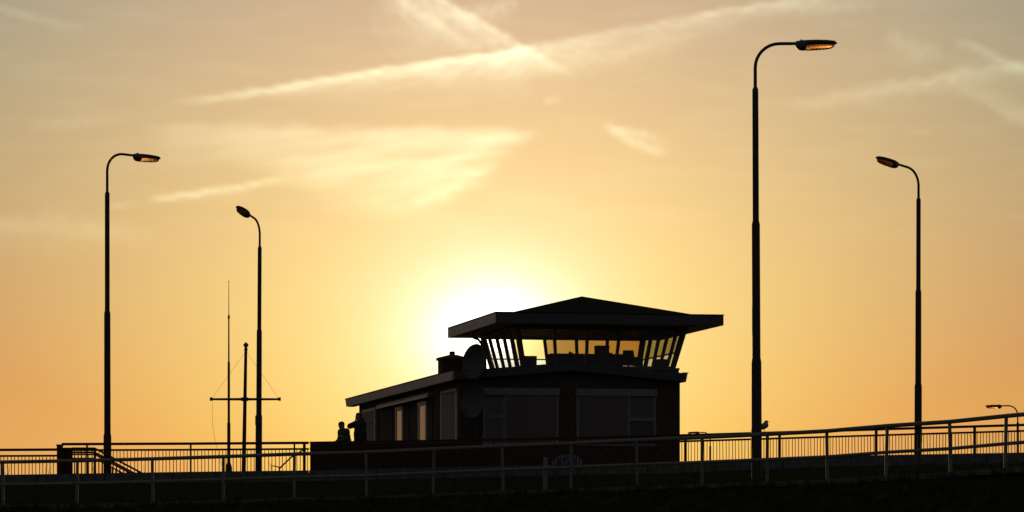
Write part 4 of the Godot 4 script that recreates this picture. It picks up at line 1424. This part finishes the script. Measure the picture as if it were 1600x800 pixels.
# j: joints. Facing `fw`; clothing is a wider skin over the same joints
func person(label: String, at: Vector3, j: Dictionary, fw: Vector3, head_fw: Vector3, head_up: Vector3, jacket: Material, striped: bool, hooded: bool, bulk := 1.0) -> void:
	var m := MB.new()
	var skin := []
	skin.append([j.neck - Vector3(0, 0.03, 0), j.head - head_up * 0.05, 0.056, 0.052])
	skin.append([j.pelvis, j.chest, 0.11, 0.12])
	for s in [0, 1]:
		skin.append([j.sh[s], j.el[s], 0.045, 0.038])
		skin.append([j.el[s], j.wr[s], 0.038, 0.028])
		skin.append([j.hip[s], j.kn[s], 0.07, 0.05])
		skin.append([j.kn[s], j.an[s], 0.048, 0.035])
	body(skin, 0.02, 0.05, m)
	body(head_bones(j.head, head_fw, head_up) + [[j.neck, j.head - head_up * 0.05, 0.054, 0.05]], 0.008, 0.02, m)
	for s in [0, 1]:
		body(hand_bones(j.wr[s], j.hd[s], j.hn[s], j.ht[s], j.curl[s]), 0.0042, 0.008, m)
	var o := put("person", m.mesh(), M.skin, null, at)
	tag(o, label, "person", "people on the terrace")
	m = MB.new()
	var c := []
	var sd: Vector3 = fw.cross(Vector3.UP).normalized()
	c.append([j.pelvis + Vector3(0, -0.02, 0), j.belly, 0.165, 0.16])
	for z in [-1, 1]:
		c.append([j.belly + sd * 0.06 * z, j.chest + sd * 0.085 * z, 0.135, 0.14])
		c.append([j.pelvis + sd * 0.07 * z - Vector3(0, 0.06, 0), j.belly + sd * 0.06 * z, 0.14, 0.135])
	c.append([j.chest, j.neck - Vector3(0, 0.01, 0), 0.14, 0.075])
	if hooded:
		c.append([j.neck - fw * 0.06, j.neck - fw * 0.05 + Vector3(0, 0.04, 0), 0.085, 0.075])
	for s in [0, 1]:
		c.append([j.chest.lerp(j.sh[s], 0.4), j.sh[s], 0.11, 0.082])
		c.append([j.sh[s], j.el[s], 0.082, 0.066])
		c.append([j.el[s], j.wr[s].lerp(j.el[s], 0.1), 0.066, 0.046])
	for q in c:
		q[2] *= bulk; q[3] *= bulk
	body(c, 0.018, 0.06, m)
	put("jacket", m.mesh(), jacket, o)
	m = MB.new()
	c = []
	for s in [0, 1]:
		c.append([j.pelvis.lerp(j.hip[s], 0.5), j.hip[s], 0.115, 0.105])
		c.append([j.hip[s], j.kn[s], 0.098, 0.072])
		c.append([j.kn[s], j.an[s] + Vector3(0, 0.02, 0), 0.07, 0.06])
	body(c, 0.02, 0.05, m)
	put("trousers", m.mesh(), M.trousers, o)
	for s in [0, 1]:
		m = MB.new()
		var a: Vector3 = j.an[s]
		body([[Vector3(a.x, 0.05, a.z) - fw * 0.05, Vector3(a.x, 0.04, a.z) + fw * 0.1, 0.048, 0.042], [Vector3(a.x, 0.04, a.z) + fw * 0.1, Vector3(a.x, 0.035, a.z) + fw * 0.17, 0.042, 0.034], [Vector3(a.x, 0.05, a.z) - fw * 0.03, a + Vector3(0, 0.02, 0), 0.048, 0.05]], 0.012, 0.03, m)
		put("shoe", m.mesh(), M.dark, o)
	m = MB.new()
	var hb := [[j.head - head_fw * 0.028 + head_up * 0.038, j.head + head_fw * 0.012 + head_up * 0.045, 0.084, 0.078], [j.head - head_fw * 0.05 + head_up * 0.02, j.head - head_fw * 0.05 - head_up * 0.04, 0.066, 0.052]]
	body(hb, 0.01, 0.02, m)
	put("hair", m.mesh(), M.hair, o)
	if striped:
		for y in [0.35, 0.75]:
			m = MB.new()
			var mid: Vector3 = j.pelvis.lerp(j.chest, y)
			var loops := []
			for e in [-0.03, 0.03]:
				var l := PackedVector3Array()
				for k in 24:
					var a := TAU * k / 24.0
					l.append(mid + fw * cos(a) * 0.178 + sd * sin(a) * 0.232 + Vector3(0, e, 0))
				loops.append(l)
			m.rings(loops, false)
			put("reflective_stripe", m.mesh(), M.stripe, o)

func build_people() -> void:
	var fl := 3.975
	# tall person holding a hand up to the face, facing along the terrace
	var s := 1.03
	var q := P(563.0, 690, 79.75)
	var at := Vector3(q.x, fl, q.z)
	var fw := Vector3(-0.92, 0, 0.39).normalized()
	var sd := fw.cross(Vector3.UP).normalized() # the person's right
	var J := func(f: float, y: float, r: float) -> Vector3: return fw * f + sd * r + Vector3(0, y * s, 0)
	var j := {
		"pelvis": J.call(0.0, 0.97, 0.0), "belly": J.call(0.01, 1.12, 0.0), "chest": J.call(0.0, 1.34, 0.0), "neck": J.call(0.01, 1.50, 0.0), "head": J.call(0.055, 1.645, 0.0),
		"sh": [J.call(0.0, 1.43, 0.2), J.call(0.0, 1.43, -0.2)], "el": [J.call(0.27, 1.36, 0.2), J.call(-0.02, 1.12, -0.27)], "wr": [J.call(0.155, 1.475, 0.05), J.call(0.08, 0.9, -0.26)],
		"hip": [J.call(0.0, 0.93, 0.1), J.call(0.0, 0.93, -0.1)], "kn": [J.call(0.02, 0.5, 0.12), J.call(0.03, 0.5, -0.12)], "an": [J.call(-0.02, 0.09, 0.14), J.call(-0.02, 0.09, -0.14)],
		"hd": [fw * -0.15 + Vector3(0, 1.0, 0) - sd * 0.25, fw * 0.3 + Vector3(0, -0.9, 0)], "hn": [-fw, sd], "ht": [-sd, fw], "curl": [0.45, 0.4]}
	person("tall person in dark jacket holding one hand up to the face", at, j, fw, Vector3(-0.97, -0.05, 0.22).normalized(), Vector3(-0.05, 1, 0).normalized(), M.black_jacket, false, true, 1.16)
	# shorter person in a green work jacket, bowed a little over the wall
	s = 0.93
	q = P(540.0, 690, 79.35)
	at = Vector3(q.x, fl, q.z)
	fw = Vector3(-0.80, 0, 0.60).normalized()
	sd = fw.cross(Vector3.UP).normalized()
	j = {
		"pelvis": J.call(0.0, 0.90, 0.0), "belly": J.call(0.03, 1.03, 0.0), "chest": J.call(0.06, 1.22, 0.0), "neck": J.call(0.09, 1.37, 0.0), "head": J.call(0.155, 1.50, 0.0),
		"sh": [J.call(0.07, 1.30, 0.17), J.call(0.07, 1.30, -0.17)], "el": [J.call(0.09, 1.04, 0.2), J.call(0.11, 1.04, -0.19)], "wr": [J.call(0.27, 0.97, 0.1), J.call(0.28, 0.96, -0.08)],
		"hip": [J.call(0.0, 0.86, 0.09), J.call(0.0, 0.86, -0.09)], "kn": [J.call(0.03, 0.47, 0.11), J.call(0.03, 0.47, -0.11)], "an": [J.call(-0.02, 0.09, 0.12), J.call(-0.02, 0.09, -0.12)],
		"hd": [fw * 0.9 - sd * 0.3, fw * 0.9 + sd * 0.3], "hn": [Vector3.DOWN, Vector3.DOWN], "ht": [-sd, sd], "curl": [0.35, 0.35]}
	person("shorter person in green work jacket, head bowed, by the terrace wall", at, j_fix(j, s, fw, sd), fw, (fw * 0.92 + Vector3(0, -0.34, 0)).normalized(), (fw * 0.34 + Vector3(0, 0.92, 0)).normalized(), M.green_jacket, true, false)

# lambdas keep the first person's axes: turn those joints to the second person's axes and height
func j_fix(j: Dictionary, s: float, fw: Vector3, sd: Vector3) -> Dictionary:
	var f0 := Vector3(-0.92, 0, 0.39).normalized()
	var s0 := f0.cross(Vector3.UP).normalized()
	var conv := func(p: Vector3) -> Vector3: return fw * p.dot(f0) + sd * p.dot(s0) + Vector3(0, p.y / 1.03 * s, 0)
	for key in ["pelvis", "belly", "chest", "neck", "head"]: j[key] = conv.call(j[key])
	for key in ["sh", "el", "wr", "hip", "kn", "an"]:
		for i in 2: j[key][i] = conv.call(j[key][i])
	return j

func build_gull() -> void:
	var d := 79.52
	var q := P(1194.6, 675.2, d)
	var o := MB.new()
	var bones := [[Vector3(-0.05, 0.17, 0), Vector3(0.025, 0.215, 0), 0.095, 0.098], [Vector3(0.03, 0.24, 0), Vector3(0.045, 0.295, 0), 0.07, 0.052], [Vector3(0.045, 0.31, 0), Vector3(0.065, 0.325, 0), 0.05, 0.044], [Vector3(-0.10, 0.16, 0), Vector3(-0.25, 0.12, 0), 0.05, 0.015],
		[Vector3(0.02, 0.22, 0.055), Vector3(-0.21, 0.15, 0.03), 0.045, 0.016], [Vector3(0.02, 0.22, -0.055), Vector3(-0.21, 0.15, -0.03), 0.045, 0.016]]
	body(bones, 0.008, 0.03, o)
	var g := put("gull", o.mesh(), M.gull, null, q)
	tag(g, "small plump gull standing on the fence rail beside the tallest lamp", "bird")
	o = MB.new()
	o.tube([Vector3(0.095, 0.325, 0), Vector3(0.135, 0.312, 0), Vector3(0.155, 0.298, 0)], [0.013, 0.009, 0.003], 8)
	put("beak", o.mesh(), M.beak, g)
	for z in [-0.025, 0.025]:
		o = MB.new()
		o.tube([Vector3(-0.005, 0.15, z), Vector3(-0.012, 0.08, z), Vector3(0.0, 0.008, z)], [0.012, 0.006, 0.006], 6)
		put("leg", o.mesh(), M.beak, g)
		o = MB.new()
		o.hexa([Vector3(-0.01, 0.0, z - 0.006), Vector3(0.04, 0.0, z - 0.02), Vector3(0.04, 0.0, z + 0.02), Vector3(-0.01, 0.0, z + 0.006), Vector3(-0.01, 0.01, z - 0.006), Vector3(0.04, 0.005, z - 0.02), Vector3(0.04, 0.005, z + 0.02), Vector3(-0.01, 0.01, z + 0.006)])
		put("foot", o.mesh(), M.beak, g)

# ------------------------------------------------------------------ all together
func _ready() -> void:
	var cam := Camera3D.new()
	cam.name = "camera"
	cam.projection = Camera3D.PROJECTION_FRUSTUM
	cam.near = 1.0
	cam.far = 6000.0
	cam.size = 800.0 / F * cam.near
	cam.frustum_offset = Vector2(0, (HORIZON - 400.0) / F * cam.near)
	cam.position = Vector3(0, EYE, 0)
	add_child(cam)
	cam.current = true
	var env := Environment.new()
	env.background_mode = Environment.BG_SKY
	var sky := Sky.new()
	var sm := PanoramaSkyMaterial.new()
	sm.panorama = sky_texture()
	sky.sky_material = sm
	env.sky = sky
	env.tonemap_mode = Environment.TONE_MAPPER_LINEAR
	env.tonemap_exposure = 1.0
	env.sdfgi_enabled = true
	env.ssao_enabled = true
	env.ssil_enabled = true
	var we := WorldEnvironment.new()
	we.name = "world_environment"
	we.environment = env
	add_child(we)
	var sun := DirectionalLight3D.new()
	sun.name = "sun"
	sun.light_energy = 0.8
	sun.light_color = Color(1.0, 0.80, 0.52)
	sun.light_angular_distance = 0.5
	sun.shadow_enabled = true
	add_child(sun)
	var sd := Vector3((SUN.x - 800.0) / F, (HORIZON - SUN.y) / F, -1.0).normalized()
	sun.look_at_from_position(sd * 100.0, Vector3.ZERO, Vector3.UP)

	make_materials()
	M.mirror_glass = plain(0.30, 0.28, 0.24, 0.03, 0.75)
	setup_ground()
	build_ground()
	build_house()
	build_inside()
	build_clutter()
	build_fences()
	build_stairs()
	build_lamps()
	build_antennas()
	build_small()
	build_people()
	build_gull()
	build_grass()
